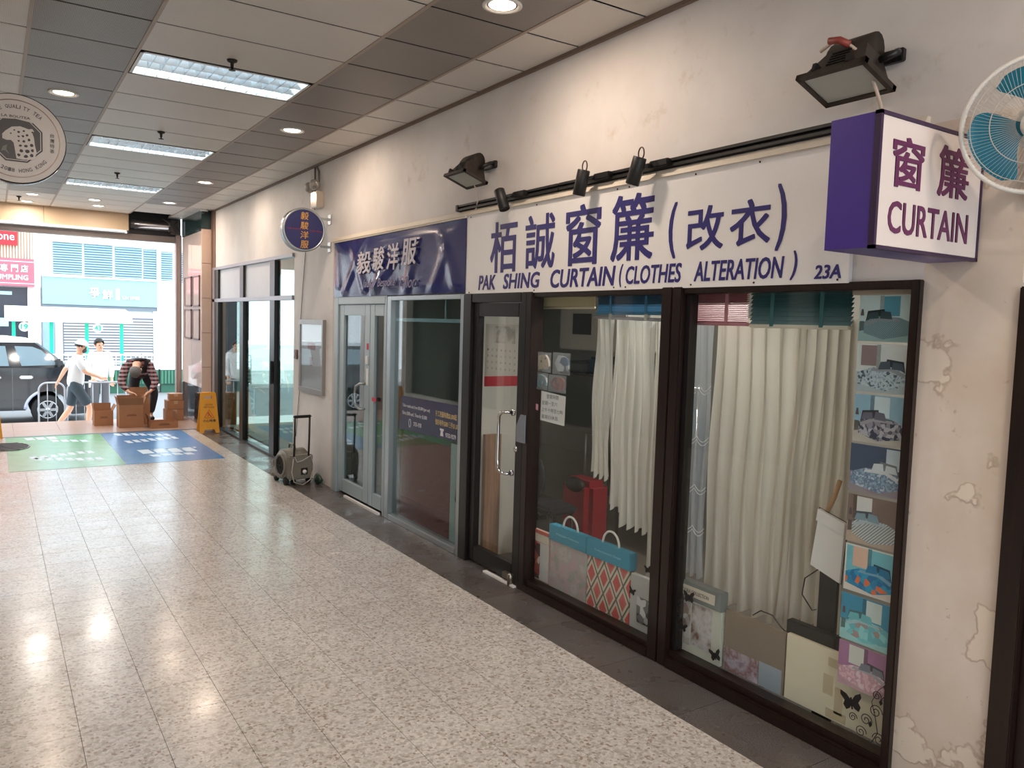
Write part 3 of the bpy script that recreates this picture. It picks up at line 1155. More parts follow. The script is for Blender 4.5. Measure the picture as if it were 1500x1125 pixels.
b.grid(ban, 90, 30)
vb = obj('vinyl_sheet', b, NAVYV, t)
SILV = M('silver_lettering', (196, 188, 196), 0.4, 0, 0.03)
b = B()
for ch, ya, yb, za, zb in (('毅', 7.26, 6.92, 2.24, 2.45), ('駿', 6.88, 6.62, 2.26, 2.47), ('洋', 6.56, 6.32, 2.25, 2.48), ('服', 6.26, 5.98, 2.28, 2.50)):
    b = B()
    text_into(b, ch, ya - yb, zb - za, on_wall(2.948, ya, za), 0.012, 0.12)
    obj('character', b, SILV, t)
for tx, ya, wd in (('Jacky', 7.12, 0.30), ('Bespoke', 6.76, 0.38), ('Tailor', 6.30, 0.32)):
    b = B()
    text_into(b, tx, wd, 0.10, on_wall(2.948, ya, 2.085), -0.008, 0.35)
    obj('script_word', b, M('faint_lettering', (128, 118, 148), 0.4), t)
b = B()
b.box(2.972, 2.988, 5.205, 7.945, 2.585, 2.602)
obj('top_batten', b, M('cream_trim', (216, 206, 190)), t)

# projecting box sign
t = thing('box_sign', (3.01, 1.6, 2.08), 'projecting box sign with purple side reading curtain', 'sign')
b = B()
b.box(2.365, 3.010, 1.520, 1.690, 2.082, 2.512)
obj('box', b, PURPLE, t)
b = B()
b.box(2.377, 3.0, 1.512, 1.521, 2.092, 2.502)
obj('acrylic_face', b, OFFW, t)
b = B()
F = 1.511
for (x0, x1, z0, z1) in ((2.362, 3.010, 2.079, 2.090), (2.362, 3.010, 2.503, 2.515), (2.362, 2.375, 2.079, 2.515), (2.999, 3.010, 2.079, 2.515)):
    b.box(x0, x1, 1.508, 1.53, z0, z1)
obj('edge_trim', b, M('dark_purple_trim', (52, 30, 66), 0.4), t)
b = B()
text_into(b, '窗', 0.185, 0.165, on_front(F, 2.44, 2.285), 0.015)
obj('character', b, MAROON, t)
b = B()
text_into(b, '簾', 0.20, 0.175, on_front(F, 2.715, 2.285), 0.015)
obj('character', b, MAROON, t)
b = B()
text_into(b, 'CURTAIN', 0.495, 0.105, on_front(F, 2.435, 2.135), 0.012)
obj('english_lettering', b, MAROON, t)

# round tailor sign
t = thing('round_sign', (3.01, 8.1, 2.71), 'round navy tailor sign with gold characters on a silver rim', 'sign')
RY = Matrix.Rotation(PI / 2, 4, 'X')     # local z -> -y
Cn = Matrix.Translation((2.715, 8.12, 2.715))
b = B()
b.lathe([(0.20, -0.09), (0.225, -0.085), (0.225, 0.0), (0.222, 0.012), (0.205, 0.012), (0.203, 0.004)], 48, Cn @ RY)
obj('rim', b, ALU, t)
b = B()
b.lathe([(1e-6, 0.008), (0.204, 0.008)], 48, Cn @ RY, False)
obj('face', b, M('navy_face', (40, 42, 94), 0.35, 0, 0.04), t)
GOLD = M('gold_lettering', (206, 152, 66), 0.4, 0, 0.05)
b = B()
for ch, z in (('毅', 2.818), ('駿', 2.72), ('洋', 2.623), ('服', 2.526)):
    b = B()
    text_into(b, ch, 0.085, 0.078, on_front(8.111, 2.675, z), 0.007, 0.1)
    obj('character', b, GOLD, t)
b = B()
text_into(b, 'Jacky Bespoke', 0.14, 0.02, on_front(8.111, 2.54, 2.708), 0.0)
obj('red_lettering', b, M('red_lettering', (150, 40, 70), 0.5), t)
b = B()
text_into(b, 'Tailor Shop', 0.14, 0.02, on_front(8.111, 2.77, 2.698), 0.0)
obj('red_lettering', b, M('red_lettering', (150, 40, 70), 0.5), t)
for z in (2.85, 2.56):
    b = B()
    b.box(2.90, 3.012, 8.145, 8.175, z - 0.012, z + 0.012)
    b.box(3.0, 3.012, 8.12, 8.2, z - 0.05, z + 0.05)
    obj('bracket', b, ALU, t)

# round tea sign (leopard emblem)
t = thing('round_sign', (0.165, 6.2, 2.92), 'round cream tea shop sign with a leopard head in an octagon', 'sign')
TC = Vector((0.152, 6.2, 2.915))
Cn = Matrix.Translation(TC)
R0 = 0.288
TEAC = M('tea_sign_cream', (206, 194, 184), 0.3, 0, 0.03)
TEAD = M('tea_sign_dark', (70, 62, 60), 0.4, 0, 0.05)
TEAK = M('tea_sign_black', (34, 28, 28), 0.4)
b = B()
b.lathe([(0.25, -0.09), (R0, -0.085), (R0, -0.004), (R0 - 0.006, 0.0)], 56, Cn @ RY)
obj('rim', b, M('sign_rim_black', (44, 34, 32), 0.25, 0.4), t)
b = B()
b.lathe([(1e-6, -0.002), (R0 - 0.005, -0.002), (R0 - 0.006, 0.001)], 56, Cn @ RY, False)
obj('face', b, TEAC, t)
b = B()
ring = lambda r0, r1, tk: b.lathe([(r0, 0.0), (r0, tk), (r1, tk), (r1, 0.0)], 56, Cn @ RY, False)
ring(R0 - 0.044, R0 - 0.038, 0.003)
obj('inner_ring', b, M('bronze_ring', (120, 100, 88), 0.3, 0.5), t)
OC = lambda r: [(TC.x + r * math.cos(PI / 8 + i * PI / 4), TC.z + r * math.sin(PI / 8 + i * PI / 4)) for i in range(8)]
fy = TC.y
b = B()
b.prism(OC(0.160), 'Y', fy - 0.004, fy)
obj('octagon_border', b, TEAK, t)
b = B()
b.prism(OC(0.151), 'Y', fy - 0.0055, fy - 0.001)
obj('octagon_line', b, TEAC, t)
b = B()
b.prism(OC(0.146), 'Y', fy - 0.007, fy - 0.001)
obj('octagon_panel', b, TEAD, t)
LP = [(-0.125, 0.02), (-0.105, 0.045), (-0.07, 0.075), (-0.02, 0.085), (0.03, 0.072), (0.05, 0.078), (0.062, 0.062), (0.052, 0.045), (0.06, 0.02), (0.065, -0.03), (0.075, -0.08), (0.06, -0.13), (0.0, -0.138), (-0.045, -0.135), (-0.05, -0.10), (-0.055, -0.06), (-0.06, -0.03), (-0.075, -0.015), (-0.10, -0.018), (-0.125, -0.01)]
b = B()
b.prism([(TC.x + .042 + x * .95, TC.z + z * .95) for x, z in LP], 'Y', fy - 0.009, fy - 0.006)
obj('leopard_head', b, TEAC, t)
b = B()
random.seed(11)
for (x, z, r) in [(-0.03, 0.045, .009), (0.0, 0.055, .008), (0.02, 0.03, .009), (-0.005, 0.02, .009), (-0.03, 0.015, .008), (0.03, 0.0, .010), (0.0, -0.015, .010), (-0.03, -0.015, .008), (0.045, -0.035, .012), (0.012, -0.045, .012), (-0.02, -0.045, .010), (0.05, -0.07, .011), (0.02, -0.08, .014), (-0.015, -0.08, .012), (-0.03, -0.11, .012), (0.01, -0.115, .013), (0.045, -0.105, .013), (-0.075, 0.03, .006), (0.052, 0.055, .007), (-0.055, 0.055, .006)]:
    b.prism([(TC.x + .042 + x * .95 + r * math.cos(a) * random.uniform(.7, 1.1), TC.z + z * .95 + r * math.sin(a) * random.uniform(.6, 1.0)) for a in [2 * PI * i / 7 for i in range(7)]], 'Y', fy - 0.0105, fy - 0.008)
obj('leopard_spots', b, TEAK, t, kind='stuff')
b = B()
b.prism([(TC.x + x, TC.z + z) for x, z in ((-0.075, -0.06), (-0.05, -0.045), (-0.055, -0.075), (-0.04, -0.105), (-0.065, -0.085), (-0.085, -0.09))], 'Y', fy - 0.009, fy - 0.006)
obj('leaf_sprig', b, M('tea_leaf', (120, 116, 104), 0.5), t)
b = B()
b.prism([(TC.x + x, TC.z + z) for x, z in ((-0.095, 0.115), (-0.09, 0.148), (0.0, 0.158), (0.09, 0.145), (0.095, 0.112), (0.0, 0.125))], 'Y', fy - 0.011, fy - 0.006)
obj('ribbon', b, TEAC, t)
b = B()
text_into(b, 'LA BOUTEA', 0.16, 0.016, on_front(fy - 0.012, TC.x - 0.08, TC.z + 0.130), 0.01)
obj('ribbon_lettering', b, TEAD, t)


def arc_text(b, s, r, a_mid, da, hgt, flip=False):
    n = len(s)
    for i, ch in enumerate(s):
        if ch == ' ':
            continue
        a = a_mid + (-(i - (n - 1) / 2) if not flip else (i - (n - 1) / 2)) * da
        rot = a - PI / 2 if not flip else a + PI / 2
        cx, cz = TC.x + r * math.cos(a), TC.z + r * math.sin(a)
        wd = 0.7 * hgt
        def fn(u, v, tt, cx=cx, cz=cz, rot=rot, wd=wd):
            u -= wd / 2
            v -= hgt / 2
            return (cx + u * math.cos(rot) - v * math.sin(rot), fy - 0.001 - tt, cz + u * math.sin(rot) + v * math.cos(rot))
        text_into(b, ch, wd if ch not in 'I.' else wd * 0.3, hgt, fn, 0.015, 0, 0.002)


b = B()
arc_text(b, 'FINE QUALITY TEA', 0.205, PI / 2, 0.098, 0.024)
obj('top_lettering', b, TEAD, t)
b = B()
arc_text(b, 'EST. 2018 HONG KONG', 0.205, -PI / 2, 0.098, 0.024, True)
obj('bottom_lettering', b, TEAD, t)
b = B()
for i, ch in enumerate('台灣特茶'):
    text_into(b, ch, 0.026, 0.026, on_front(fy - 0.001, TC.x + 0.19, TC.z + 0.035 - i * 0.034), 0.012)
    text_into(b, ch, 0.026, 0.026, on_front(fy - 0.001, TC.x - 0.216, TC.z + 0.035 - i * 0.034), 0.012)
obj('side_characters', b, TEAD, t, kind='stuff')
b = B()
b.box(-0.96, -0.10, 6.22, 6.25, 2.97, 3.0)
b.box(-0.96, -0.10, 6.22, 6.25, 2.83, 2.86)
obj('bracket', b, BLACKP, t)

# ================================================================== wall fittings
# lighting track and spots
t = thing('light_track', (2.99, 3.75, 2.66), 'black lighting track above the white signboard', 'track')
b = B()
for (y0, y1) in ((4.06, 5.34), (2.0, 4.05)):
    b.box(2.972, 3.012, y0, y1, 2.648, 2.662)
    b.box(2.972, 3.012, y0, y1, 2.676, 2.690)
    b.box(2.995, 3.012, y0, y1, 2.66, 2.68)
obj('rail', b, BLACKP, t)
b = B()
b.box(2.968, 3.012, 5.33, 5.36, 2.645, 2.693)
obj('end_cap', b, BLACKP, t)


def spotlight(y, ax, label, ring=True):
    t = thing('spotlight', (2.97, y, 2.66), label, 'spotlight', 'black track spotlights')
    b = B()
    b.rbox(2.945, 2.985, y - 0.16, y - 0.02, 2.652, 2.69, 0.005)
    b.tube([(2.95, y - 0.03, 2.67), (2.90, y, 2.655)], 0.012, 8)
    obj('adaptor_arm', b, BLACKP, t)
    d = Vector(ax).normalized()
    q = d.to_track_quat('Z', 'Y').to_matrix().to_4x4()
    b = B()
    b.lathe([(1e-6, -0.075), (0.034, -0.075), (0.037, -0.07), (0.037, 0.07), (0.034, 0.072), (0.030, 0.05)], 20, Matrix.Translation((2.885, y + 0.01, 2.635)) @ q)
    obj('barrel', b, BLACKP, t)
    b = B()
    b.lathe([(1e-6, 0.0), (0.030, 0.0)], 16, Matrix.Translation(Vector((2.885, y + 0.01, 2.635)) + d * 0.052) @ q)
    obj('lens', b, M('unlit_lens', (90, 84, 78), 0.1), t)
    if ring:
        b = B()
        c = Vector((2.885, y + 0.01, 2.635)) - d * 0.095
        b.tube([c + Vector((0.0, 0.022 * math.cos(a), 0.032 * math.sin(a))) for a in [2 * PI * i / 14 for i in range(14)]], 0.004, 6, True)
        obj('cable_loop', b, M('brown_cable', (70, 46, 36), 0.5), t)


spotlight(4.56, (0.1, -0.38, -0.9), 'black track spotlight without a loop, nearest the blue banner', False)
spotlight(3.70, (-0.05, 0.22, -0.95), 'black track spotlight in the middle of the three')
spotlight(3.23, (-0.05, 0.32, -0.92), 'black track spotlight nearest the projecting box sign')


# floodlights
def floodlight(y, z, label, s=1.0, ry=0.0, wires=False):
    t = thing('floodlight', (WX, y, z), label, 'floodlight', 'black wall floodlights')
    L = Matrix.Translation((2.86, y, z - 0.05)) @ Matrix.Rotation(ry, 4, 'Z') @ Matrix.Rotation(math.radians(20), 4, 'Y') @ Matrix.Scale(s, 4)
    BRZ = M('weathered_bronze', (62, 54, 48), 0.45, 0.4, 0.3, 30)
    b = B()   # hood: tapered body, opening looks down and out (local -z)
    lo = [(-0.10, -0.13, -0.06), (0.08, -0.13, -0.06), (0.08, 0.13, -0.06), (-0.10, 0.13, -0.06)]
    hi = [(-0.055, -0.085, 0.05), (0.045, -0.085, 0.05), (0.045, 0.085, 0.05), (-0.055, 0.085, 0.05)]
    b._add([L @ Vector(p) for p in lo + hi], [(0, 1, 2, 3), (4, 5, 6, 7)] + [(i, (i + 1) % 4, 4 + (i + 1) % 4, 4 + i) for i in range(4)])
    body = obj('housing', b, BRZ, t)
    b = B()
    b.lathe([(0.095, -0.085), (0.095, 0.085)], 18, L @ Matrix.Translation((0.0, 0.0, 0.03)) @ Matrix.Rotation(PI / 2, 4, 'X') @ Matrix.Scale(0.62, 4, (1, 0, 0)))
    obj('reflector_shell', b, BRZ, t)
    b = B()
    for (x0, x1, y0, y1) in ((-0.115, -0.095, -0.145, 0.145), (0.075, 0.095, -0.145, 0.145), (-0.115, 0.095, -0.145, -0.125), (-0.115, 0.095, 0.125, 0.145)):
        b.box(x0, x1, y0, y1, -0.078, -0.058, L)
    obj('glass_frame', b, BRZ, t)
    b = B()
    b.box(-0.096, 0.076, -0.126, 0.126, -0.071, -0.064, L)
    obj('front_glass', b, M('dusty_glass', (176, 178, 168), 0.25), t)
    b = B()
    for i in range(6):
        b.box(-0.098 + 0.004 * i, -0.092 + 0.004 * i, -0.04, 0.04, -0.045 + 0.014 * i, -0.040 + 0.014 * i, L)
    for yy_ in (-0.07, 0.07):
        b.box(-0.12, -0.085, yy_ - 0.008, yy_ + 0.008, -0.06, -0.03, L)
    obj('fins_and_clips', b, BLACKP, t)
    b = B()
    for sgn in (-1, 1):
        b.tube([L @ Vector((0.02, sgn * 0.10, 0.02)), L @ Vector((0.02, sgn * 0.155 , 0.03)), (2.95, y + sgn * 0.13 * s, z), (WX, y + sgn * 0.10 * s, z)], 0.013 * s, 6)
    b.rbox(2.985, WX, y - 0.13 * s, y + 0.13 * s, z - 0.025, z + 0.025, 0.004)
    obj('bracket', b, BLACKP, t)
    if wires:
        b = B()
        b.tube([(2.80, y + 0.10, z + 0.03), (2.78, y + 0.03, z + 0.045), (2.80, y - 0.03, z + 0.02), (2.82, y - 0.08, z - 0.03), (2.84, y - 0.10, z - 0.09), (2.88, y - 0.12, z - 0.20), (2.95, y - 0.11, z - 0.30), (3.0, y - 0.09, z - 0.36)], 0.007, 8)
        obj('power_lead', b, M('white_lead', (206, 188, 172), 0.5), t)
        b = B()
        b.tube([(2.775, y + 0.045, z + 0.05), (2.775, y, z + 0.042), (2.79, y - 0.035, z + 0.018)], 0.014, 8)
        obj('red_tape', b, M('red_tape', (150, 66, 56), 0.5), t)
        b = B()
        b.rbox(2.97, 3.012, y - 0.18, y - 0.05, z - 0.39, z - 0.33, 0.005)
        obj('socket_box', b, M('old_cream_plastic', (214, 196, 168), 0.5), t)
    else:
        b = B()
        b.tube([(2.90, y + 0.0, z - 0.14), (2.95, y + 0.02, z - 0.22), (2.99, y + 0.12, z - 0.29), (3.0, y + 0.28, z - 0.31)], 0.005, 6)
        obj('power_lead', b, M('white_lead', (206, 188, 172), 0.5), t)


floodlight(4.97, 2.93, 'black floodlight above the left end of the white signboard')
floodlight(1.97, 2.90, 'large black floodlight above the projecting box sign, with taped wiring', 1.05, 0.0, True)

# wall fan
t = thing('wall_fan', (WX, 1.16, 2.45), 'wall fan with white wire guard and teal blades at the right edge', 'fan')
FC = Vector((2.70, 1.205, 2.465))
FM = Matrix.Translation(FC) @ Vector((-0.93, -0.32, -0.12)).to_track_quat('Z', 'Y').to_matrix().to_4x4()
FR = 0.205
WIRE = M('wire_white', (206, 198, 186), 0.4, 0.2)
b = B()
b.tube([FM @ Vector((FR * math.cos(a), FR * math.sin(a), 0.0)) for a in [2 * PI * i / 48 for i in range(48)]], 0.008, 8, True)
obj('guard_rim', b, WHITEPLAST, t)
b = B()
for i in range(90):
    a = 2 * PI * i / 90
    for sg in (1, -1):
        pts = [(0.05, 0.058), (0.12, 0.055), (0.175, 0.042), (FR - 0.003, 0.004)]
        b.tube([FM @ Vector((r * math.cos(a + 0.25 * (FR - r) / FR), r * math.sin(a + 0.25 * (FR - r) / FR), z * sg)) for r, z in pts], 0.00055, 3, False, False)
for r, z in ((0.12, 0.0555), (0.175, 0.043)):
    for sg in (1, -1):
        b.tube([FM @ Vector((r * math.cos(a), r * math.sin(a), z * sg)) for a in [2 * PI * i / 40 for i in range(40)]], 0.0014, 4, True)
obj('wire_guard', b, WIRE, t, kind='stuff')
TEAL = M('teal_blade', (18, 116, 142), 0.35, 0, 0.05)
for kbl in range(3):
    b = B()
    a0 = kbl * 2 * PI / 3 + 0.2 + PI / 3

    def bl(u, v, a0=a0):
        r = 0.035 + v * 0.150
        wdt = 0.75 + 0.85 * math.sin(PI * min(1, v * 1.05) * 0.60)
        if v > 0.85:
            wdt *= math.sqrt(max(0.05, 1 - ((v - 0.85) / 0.15) ** 2 * 0.55))
        a = a0 + (u - 0.5) * wdt + v * 0.35
        return FM @ Vector((r * math.cos(a), r * math.sin(a), 0.022 - 0.045 * u))
    b.grid(bl, 10, 10)
    obj('blade', b, TEAL, t)
b = B()
b.lathe([(0.045, -0.04), (0.045, 0.0), (0.038, 0.055), (0.02, 0.062), (1e-6, 0.064)], 28, FM)
obj('hub', b, WHITEPLAST, t)
b = B()
b.lathe([(0.055, -0.16), (0.07, -0.14), (0.075, -0.07), (0.055, -0.055)], 24, FM)
obj('motor', b, WHITEPLAST, t)
b = B()
b.tube([FM @ Vector((0, 0, -0.15)), (2.92, 1.28, 2.44), (2.99, 1.29, 2.40)], 0.025, 10)
b.rbox(2.985, WX, 1.22, 1.36, 2.28, 2.50, 0.008)
obj('wall_bracket', b, WHITEPLAST, t)

# twin head emergency light by the ceiling
t = thing('emergency_light', (WX, 8.48, 3.1), 'emergency light with round lamp heads under the ceiling near the round tailor sign', 'emergency light')
b = B()
b.rbox(2.93, 3.012, 8.36, 8.56, 3.0, 3.17, 0.008)
obj('battery_box', b, M('cream_metal', (206, 190, 172), 0.2, 0.3), t)
for (y, x) in ((8.44, 2.94), (8.66, 2.96)):
    b = B()
    q = Vector((-0.8, -0.5, -0.2)).to_track_quat('Z', 'Y').to_matrix().to_4x4()
    b.lathe([(1e-6, -0.05), (0.035, -0.045), (0.058, -0.005), (0.06, 0.02), (0.052, 0.025), (1e-6, 0.028)], 20, Matrix.Translation((x, y, 3.24)) @ q)
    obj('lamp_head', b, M('chromed_lamp', (190, 180, 170), 0.2, 0.6), t)
b = B()
b.tube([(2.99, 8.46, 3.28), (3.0, 8.5, 3.40), (3.0, 8.58, 3.47)], 0.012, 6)
b.tube([(3.0, 8.62, 3.0), (3.0, 8.62, 3.46)], 0.009, 6)
obj('conduit', b, M('grey_conduit', (120, 112, 104), 0.5), t)

# thin lead down the white pier, notice case, small switch
b = B()
b.tube([(3.004, 8.92, 2.56), (3.004, 9.0, 2.2), (3.004, 9.07, 1.78), (3.003, 9.08, 1.3), (3.003, 9.085, 0.97), (3.003, 9.14, 0.72), (3.003, 9.2, 0.4)], 0.004, 6)
obj('cable', b, M('grey_lead', (120, 118, 116), 0.5), label='thin grey lead hanging down the white pier past the notice case', cat='cable')
t = thing('notice_case', (WX, 8.65, 0.97), 'grey metal framed notice case on the white pier', 'notice case')
b = B()
for (y0, y1, z0, z1) in ((8.25, 9.05, 0.965, 1.02), (8.25, 9.05, 1.735, 1.79), (8.25, 8.29, 1.02, 1.735), (9.01, 9.05, 1.02, 1.735)):
    b.rbox(2.975, 3.012, y0, y1, z0, z1, 0.003)
obj('frame', b, M('case_grey', (150, 146, 142), 0.35, 0.5), t)
b = B()
b.box(3.0, 3.008, 8.29, 9.01, 1.02, 1.735)
obj('backing', b, M('case_backing', (186, 186, 190), 0.6), t)
b = B()
b.box(2.999, 3.0, 8.55, 8.80, 1.45, 1.53)
b.box(2.999, 3.0, 8.64, 8.72, 1.27, 1.37)
obj('red_notice', b, M('dull_red_notice', (150, 84, 84), 0.6), t)
b = B()
b.box(2.985, 2.99, 8.28, 9.02, 1.01, 1.745)
obj('glazing', b, GLASS, t)
t = thing('switch_plate', (WX, 9.22, 1.35), 'small brown switch on the white pier by the black framed shopfront', 'switch')
b = B()
b.rbox(2.99, 3.012, 9.17, 9.27, 1.32, 1.43, 0.004)
obj('plate', b, M('brown_plate', (128, 98, 92), 0.5), t)
b = B()
b.rbox(2.984, 2.992, 9.20, 9.24, 1.35, 1.40, 0.002)
obj('rocker', b, M('brown_rocker', (150, 120, 112), 0.4), t)

# ================================================================== curtain shop display
def flat(parent, name, poly, x0, x1, mat):
    """flat printed or cut shape lying against the glass: poly in (y, z)"""
    b = B()
    b.prism(poly, 'X', x0, x1)
    return obj(name, b, mat, parent)


def rect(y0, y1, z0, z1):
    return [(y0, z0), (y1, z0), (y1, z1), (y0, z1)]


P_ = lambda n, c, s=0, kind='voronoi': (mat_pattern(n, c, s, 0.35, kind) if s else M(n, c, 0.3, 0, 0.08, 20))
PHOTO = [
    # z0, z1, wall, window, duvet, pillow, floor, label, accent kind
    (1.775, 1.965, (196, 214, 214), (84, 150, 170), P_('duvet_a', [(60, 84, 92), (120, 160, 168), (190, 214, 216), (90, 120, 126)], 40, 'diag'), (52, 70, 78), (150, 180, 180), 'topmost bed photo, teal curtains and dark striped duvet'),
    (1.565, 1.765, (214, 220, 220), (150, 130, 132), P_('duvet_b', [(90, 120, 138), (150, 176, 190), (200, 214, 220), (70, 92, 108)], 60, 'noise'), (78, 92, 104), (176, 190, 196), 'second bed photo from the top, slate grey bed with framed picture'),
    (1.355, 1.555, (150, 186, 206), (206, 222, 228), P_('duvet_c', [(92, 96, 112), (150, 148, 160), (64, 70, 88), (186, 186, 194)], 70), (110, 110, 124), (196, 192, 184), 'third bed photo from the top, grey floral duvet against pale blue'),
    (1.142, 1.345, (82, 94, 118), (200, 214, 224), P_('duvet_d', [(110, 140, 170), (164, 188, 208), (90, 116, 148), (196, 210, 220)], 50, 'noise'), (214, 222, 228), (150, 140, 150), 'fourth bed photo from the top, blue draped bed on a dark wall'),
    (0.925, 1.130, (130, 112, 104), (214, 216, 214), P_('duvet_e', [(96, 124, 138), (186, 198, 200), (70, 86, 98), (214, 214, 206)], 45, 'diag'), (130, 158, 172), (186, 168, 152), 'fifth bed photo from the top, striped blue duvet with brown curtains'),
    (0.715, 0.915, (120, 196, 212), (226, 190, 170), P_('duvet_f', [(26, 140, 190), (24, 120, 176), (226, 120, 70), (40, 160, 204)], 42), (30, 130, 180), (226, 216, 206), 'white bordered bed photo with vivid blue and orange duvet'),
    (0.500, 0.700, (60, 150, 186), (206, 222, 220), P_('duvet_g', [(122, 206, 214), (150, 218, 222), (110, 190, 202), (170, 150, 150)], 40), (110, 190, 200), (160, 214, 216), 'turquoise bed photo, second from the bottom'),
    (0.300, 0.490, (172, 122, 160), (216, 220, 212), P_('duvet_h', [(216, 168, 180), (232, 196, 204), (202, 150, 166), (236, 212, 214)], 30, 'noise'), (128, 132, 146), (196, 160, 168), 'lowest bed photo, pink duvet against a mauve wall'),
]
for i, (z0, z1, wall, win, duv, pil_c, flr, lb) in enumerate(PHOTO):
    ya, yb = 1.985 - 0.002 * (i % 3), 1.738
    h_ = z1 - z0
    w_ = ya - yb
    t = thing('bed_photo', (3.04, (ya + yb) / 2, z0), lb, 'photo', 'bedding photos stuck inside the window')
    Q = lambda pts, fl=(i % 2 == 1): [(ya - (1 - u if fl else u) * w_, z0 + v * h_) for u, v in pts]
    flat(t, 'photo_paper', Q([(0, 0), (1, 0), (1, 1), (0, 1)]), 3.0395, 3.0405, M('photo_paper', (226, 226, 222), 0.25))
    e = 0.03 if i == 5 else 0.0
    flat(t, 'printed_wall', Q([(e, .42), (1 - e, .42), (1 - e, 1 - e), (e, 1 - e)]), 3.0390, 3.0396, M('photo_wall_%d' % i, wall, 0.3, 0, 0.12, 18))
    flat(t, 'printed_floor', Q([(e, e), (1 - e, e), (1 - e, .42), (e, .42)]), 3.0390, 3.0396, M('photo_floor_%d' % i, flr, 0.3, 0, 0.12, 18))
    wu = [.42, .62, .35, .05, .15, .55, .45, .5][i]
    flat(t, 'printed_window', Q([(wu, .55), (wu + .3, .55), (wu + .3, .97), (wu, .97)]), 3.0385, 3.0391, M('photo_win_%d' % i, win, 0.3, 0, 0.1, 18))
    flat(t, 'printed_headboard', Q([(.12, .4), (.16, .66), (.45, .7), (.5, .45)]), 3.0382, 3.0391, M('photo_head_%d' % i, tuple(int(c * .6) for c in pil_c), 0.3, 0, 0.1, 18))
    flat(t, 'printed_duvet', Q([(.10, .18), (.45, .05), (.97, .16), (.97, .40), (.72, .52), (.30, .55), (.10, .42)]), 3.0380, 3.0391, duv)
    flat(t, 'printed_sheet_fold', Q([(.12, .40), (.34, .52), (.70, .50), (.74, .44), (.36, .45), (.14, .33)]), 3.0378, 3.0391, M('photo_fold_%d' % i, tuple(min(240, int(c * .5 + 110)) for c in pil_c), 0.3, 0, 0.15, 40))
    flat(t, 'printed_curtain', Q([(wu - .05, .50), (wu + .02, .50), (wu + .02, .99), (wu - .05, .99)]), 3.0383, 3.0391, M('photo_cur_%d' % i, tuple(int(c * .75) for c in wall), 0.3, 0, 0.25, 60))
    flat(t, 'printed_bedside', Q([(.02, .22), (.10, .24), (.10, .44), (.02, .44)]), 3.0380, 3.0391, M('photo_bsd_%d' % i, tuple(int(c * .55) for c in flr), 0.3, 0, 0.2, 40))
    flat(t, 'printed_lamp', Q([(.03, .56), (.09, .56), (.075, .70), (.045, .70)]), 3.0380, 3.0391, M('photo_lmp_%d' % i, (214, 206, 190) if i % 2 else (96, 84, 84), 0.3, 0, 0.1, 40))
    flat(t, 'printed_pillow', Q([(.14, .48), (.18, .62), (.34, .64), (.36, .50)]), 3.0376, 3.0391, M('photo_pil_%d' % i, pil_c, 0.3, 0, 0.1, 30))
    flat(t, 'printed_pillow', Q([(.38, .50), (.40, .66), (.56, .64), (.60, .48)]), 3.0376, 3.0391, M('photo_pil_%d' % i, pil_c, 0.3, 0, 0.1, 30))
b = B()
b.prism(rect(1.74, 2.02, 1.966, 1.985), 'X', 3.036, 3.04)
obj('card_strip', b, M('tan_card', (176, 158, 140), 0.6), label='tan card strip along the top of the bed photos', cat='card')


# blinds
def blind(name, y0, y1, z0, z1, n, mat, label, rail=None, tapes=()):
    t = thing(name, (3.12, (y0 + y1) / 2, z1), label, 'blind', 'blinds at the top of the window')
    b = B()
    p = (z1 - z0) / n
    for i in range(n):
        z = z0 + p * (i + 0.5)
        b._add(
            [(3.105, y0, z - p * .52), (3.105, y1, z - p * .52), (3.128, y1, z + p * .54), (3.128, y0, z + p * .54), (3.108, y0, z - p * .58), (3.108, y1, z - p * .58), (3.131, y1, z + p * .48), (3.131, y0, z + p * .48)],
            [(0, 1, 2, 3), (4, 5, 6, 7), (0, 1, 5, 4), (2, 3, 7, 6), (0, 3, 7, 4), (1, 2, 6, 5)])
    obj('slats', b, mat, t, kind='stuff')
    b = B()
    b.rbox(3.10, 3.14, y0, y1, z0 - 0.018, z0, 0.004)
    obj('bottom_rail', b, rail or mat, t)
    for y in tapes:
        b = B()
        b.box(3.098, 3.102, y - 0.010, y + 0.010, z0 - 0.01, z1)
        obj('ladder_tape', b, mat, t)
    return t


blind('venetian_blind', 2.64, 3.02, 1.845, 2.0, 16, M('pink_slat', (196, 132, 142), 0.5), 'pink fine slatted venetian blind', None, (2.76,))
blind('venetian_blind', 2.07, 2.615, 1.838, 2.0, 8, M('teal_slat', (58, 110, 116), 0.45), 'teal wide slatted venetian blind with pale bottom rail', M('ivory_rail', (220, 212, 196), 0.4), (2.21, 2.48))
t = blind('venetian_blind', 3.20, 3.80, 1.895, 2.0, 10, M('blue_slat', (64, 128, 168), 0.45), 'blue venetian blind above the lace curtain', None, (3.35, 3.66))
b = B()
b.tube([(3.11, 3.82, 1.862), (3.11, 3.20, 1.850)], 0.010, 8)
obj('curtain_rod', b, M('pale_rod', (170, 168, 176), 0.4), label='pale curtain rod holding up the lace curtain', cat='rod')
t = thing('roller_blind', (3.12, 4.1, 2.0), 'cream roller blind pulled up beside the blue blind', 'blind')
b = B()
b.box(3.118, 3.122, 3.83, 4.38, 1.925, 2.0)
obj('cloth', b, M('cream_blind', (206, 190, 150), 0.7), t)
b = B()
b.tube([(3.12, 3.83, 1.92), (3.12, 4.38, 1.92)], 0.008, 8)
obj('bottom_bar', b, M('cream_bar', (220, 208, 176), 0.5), t)


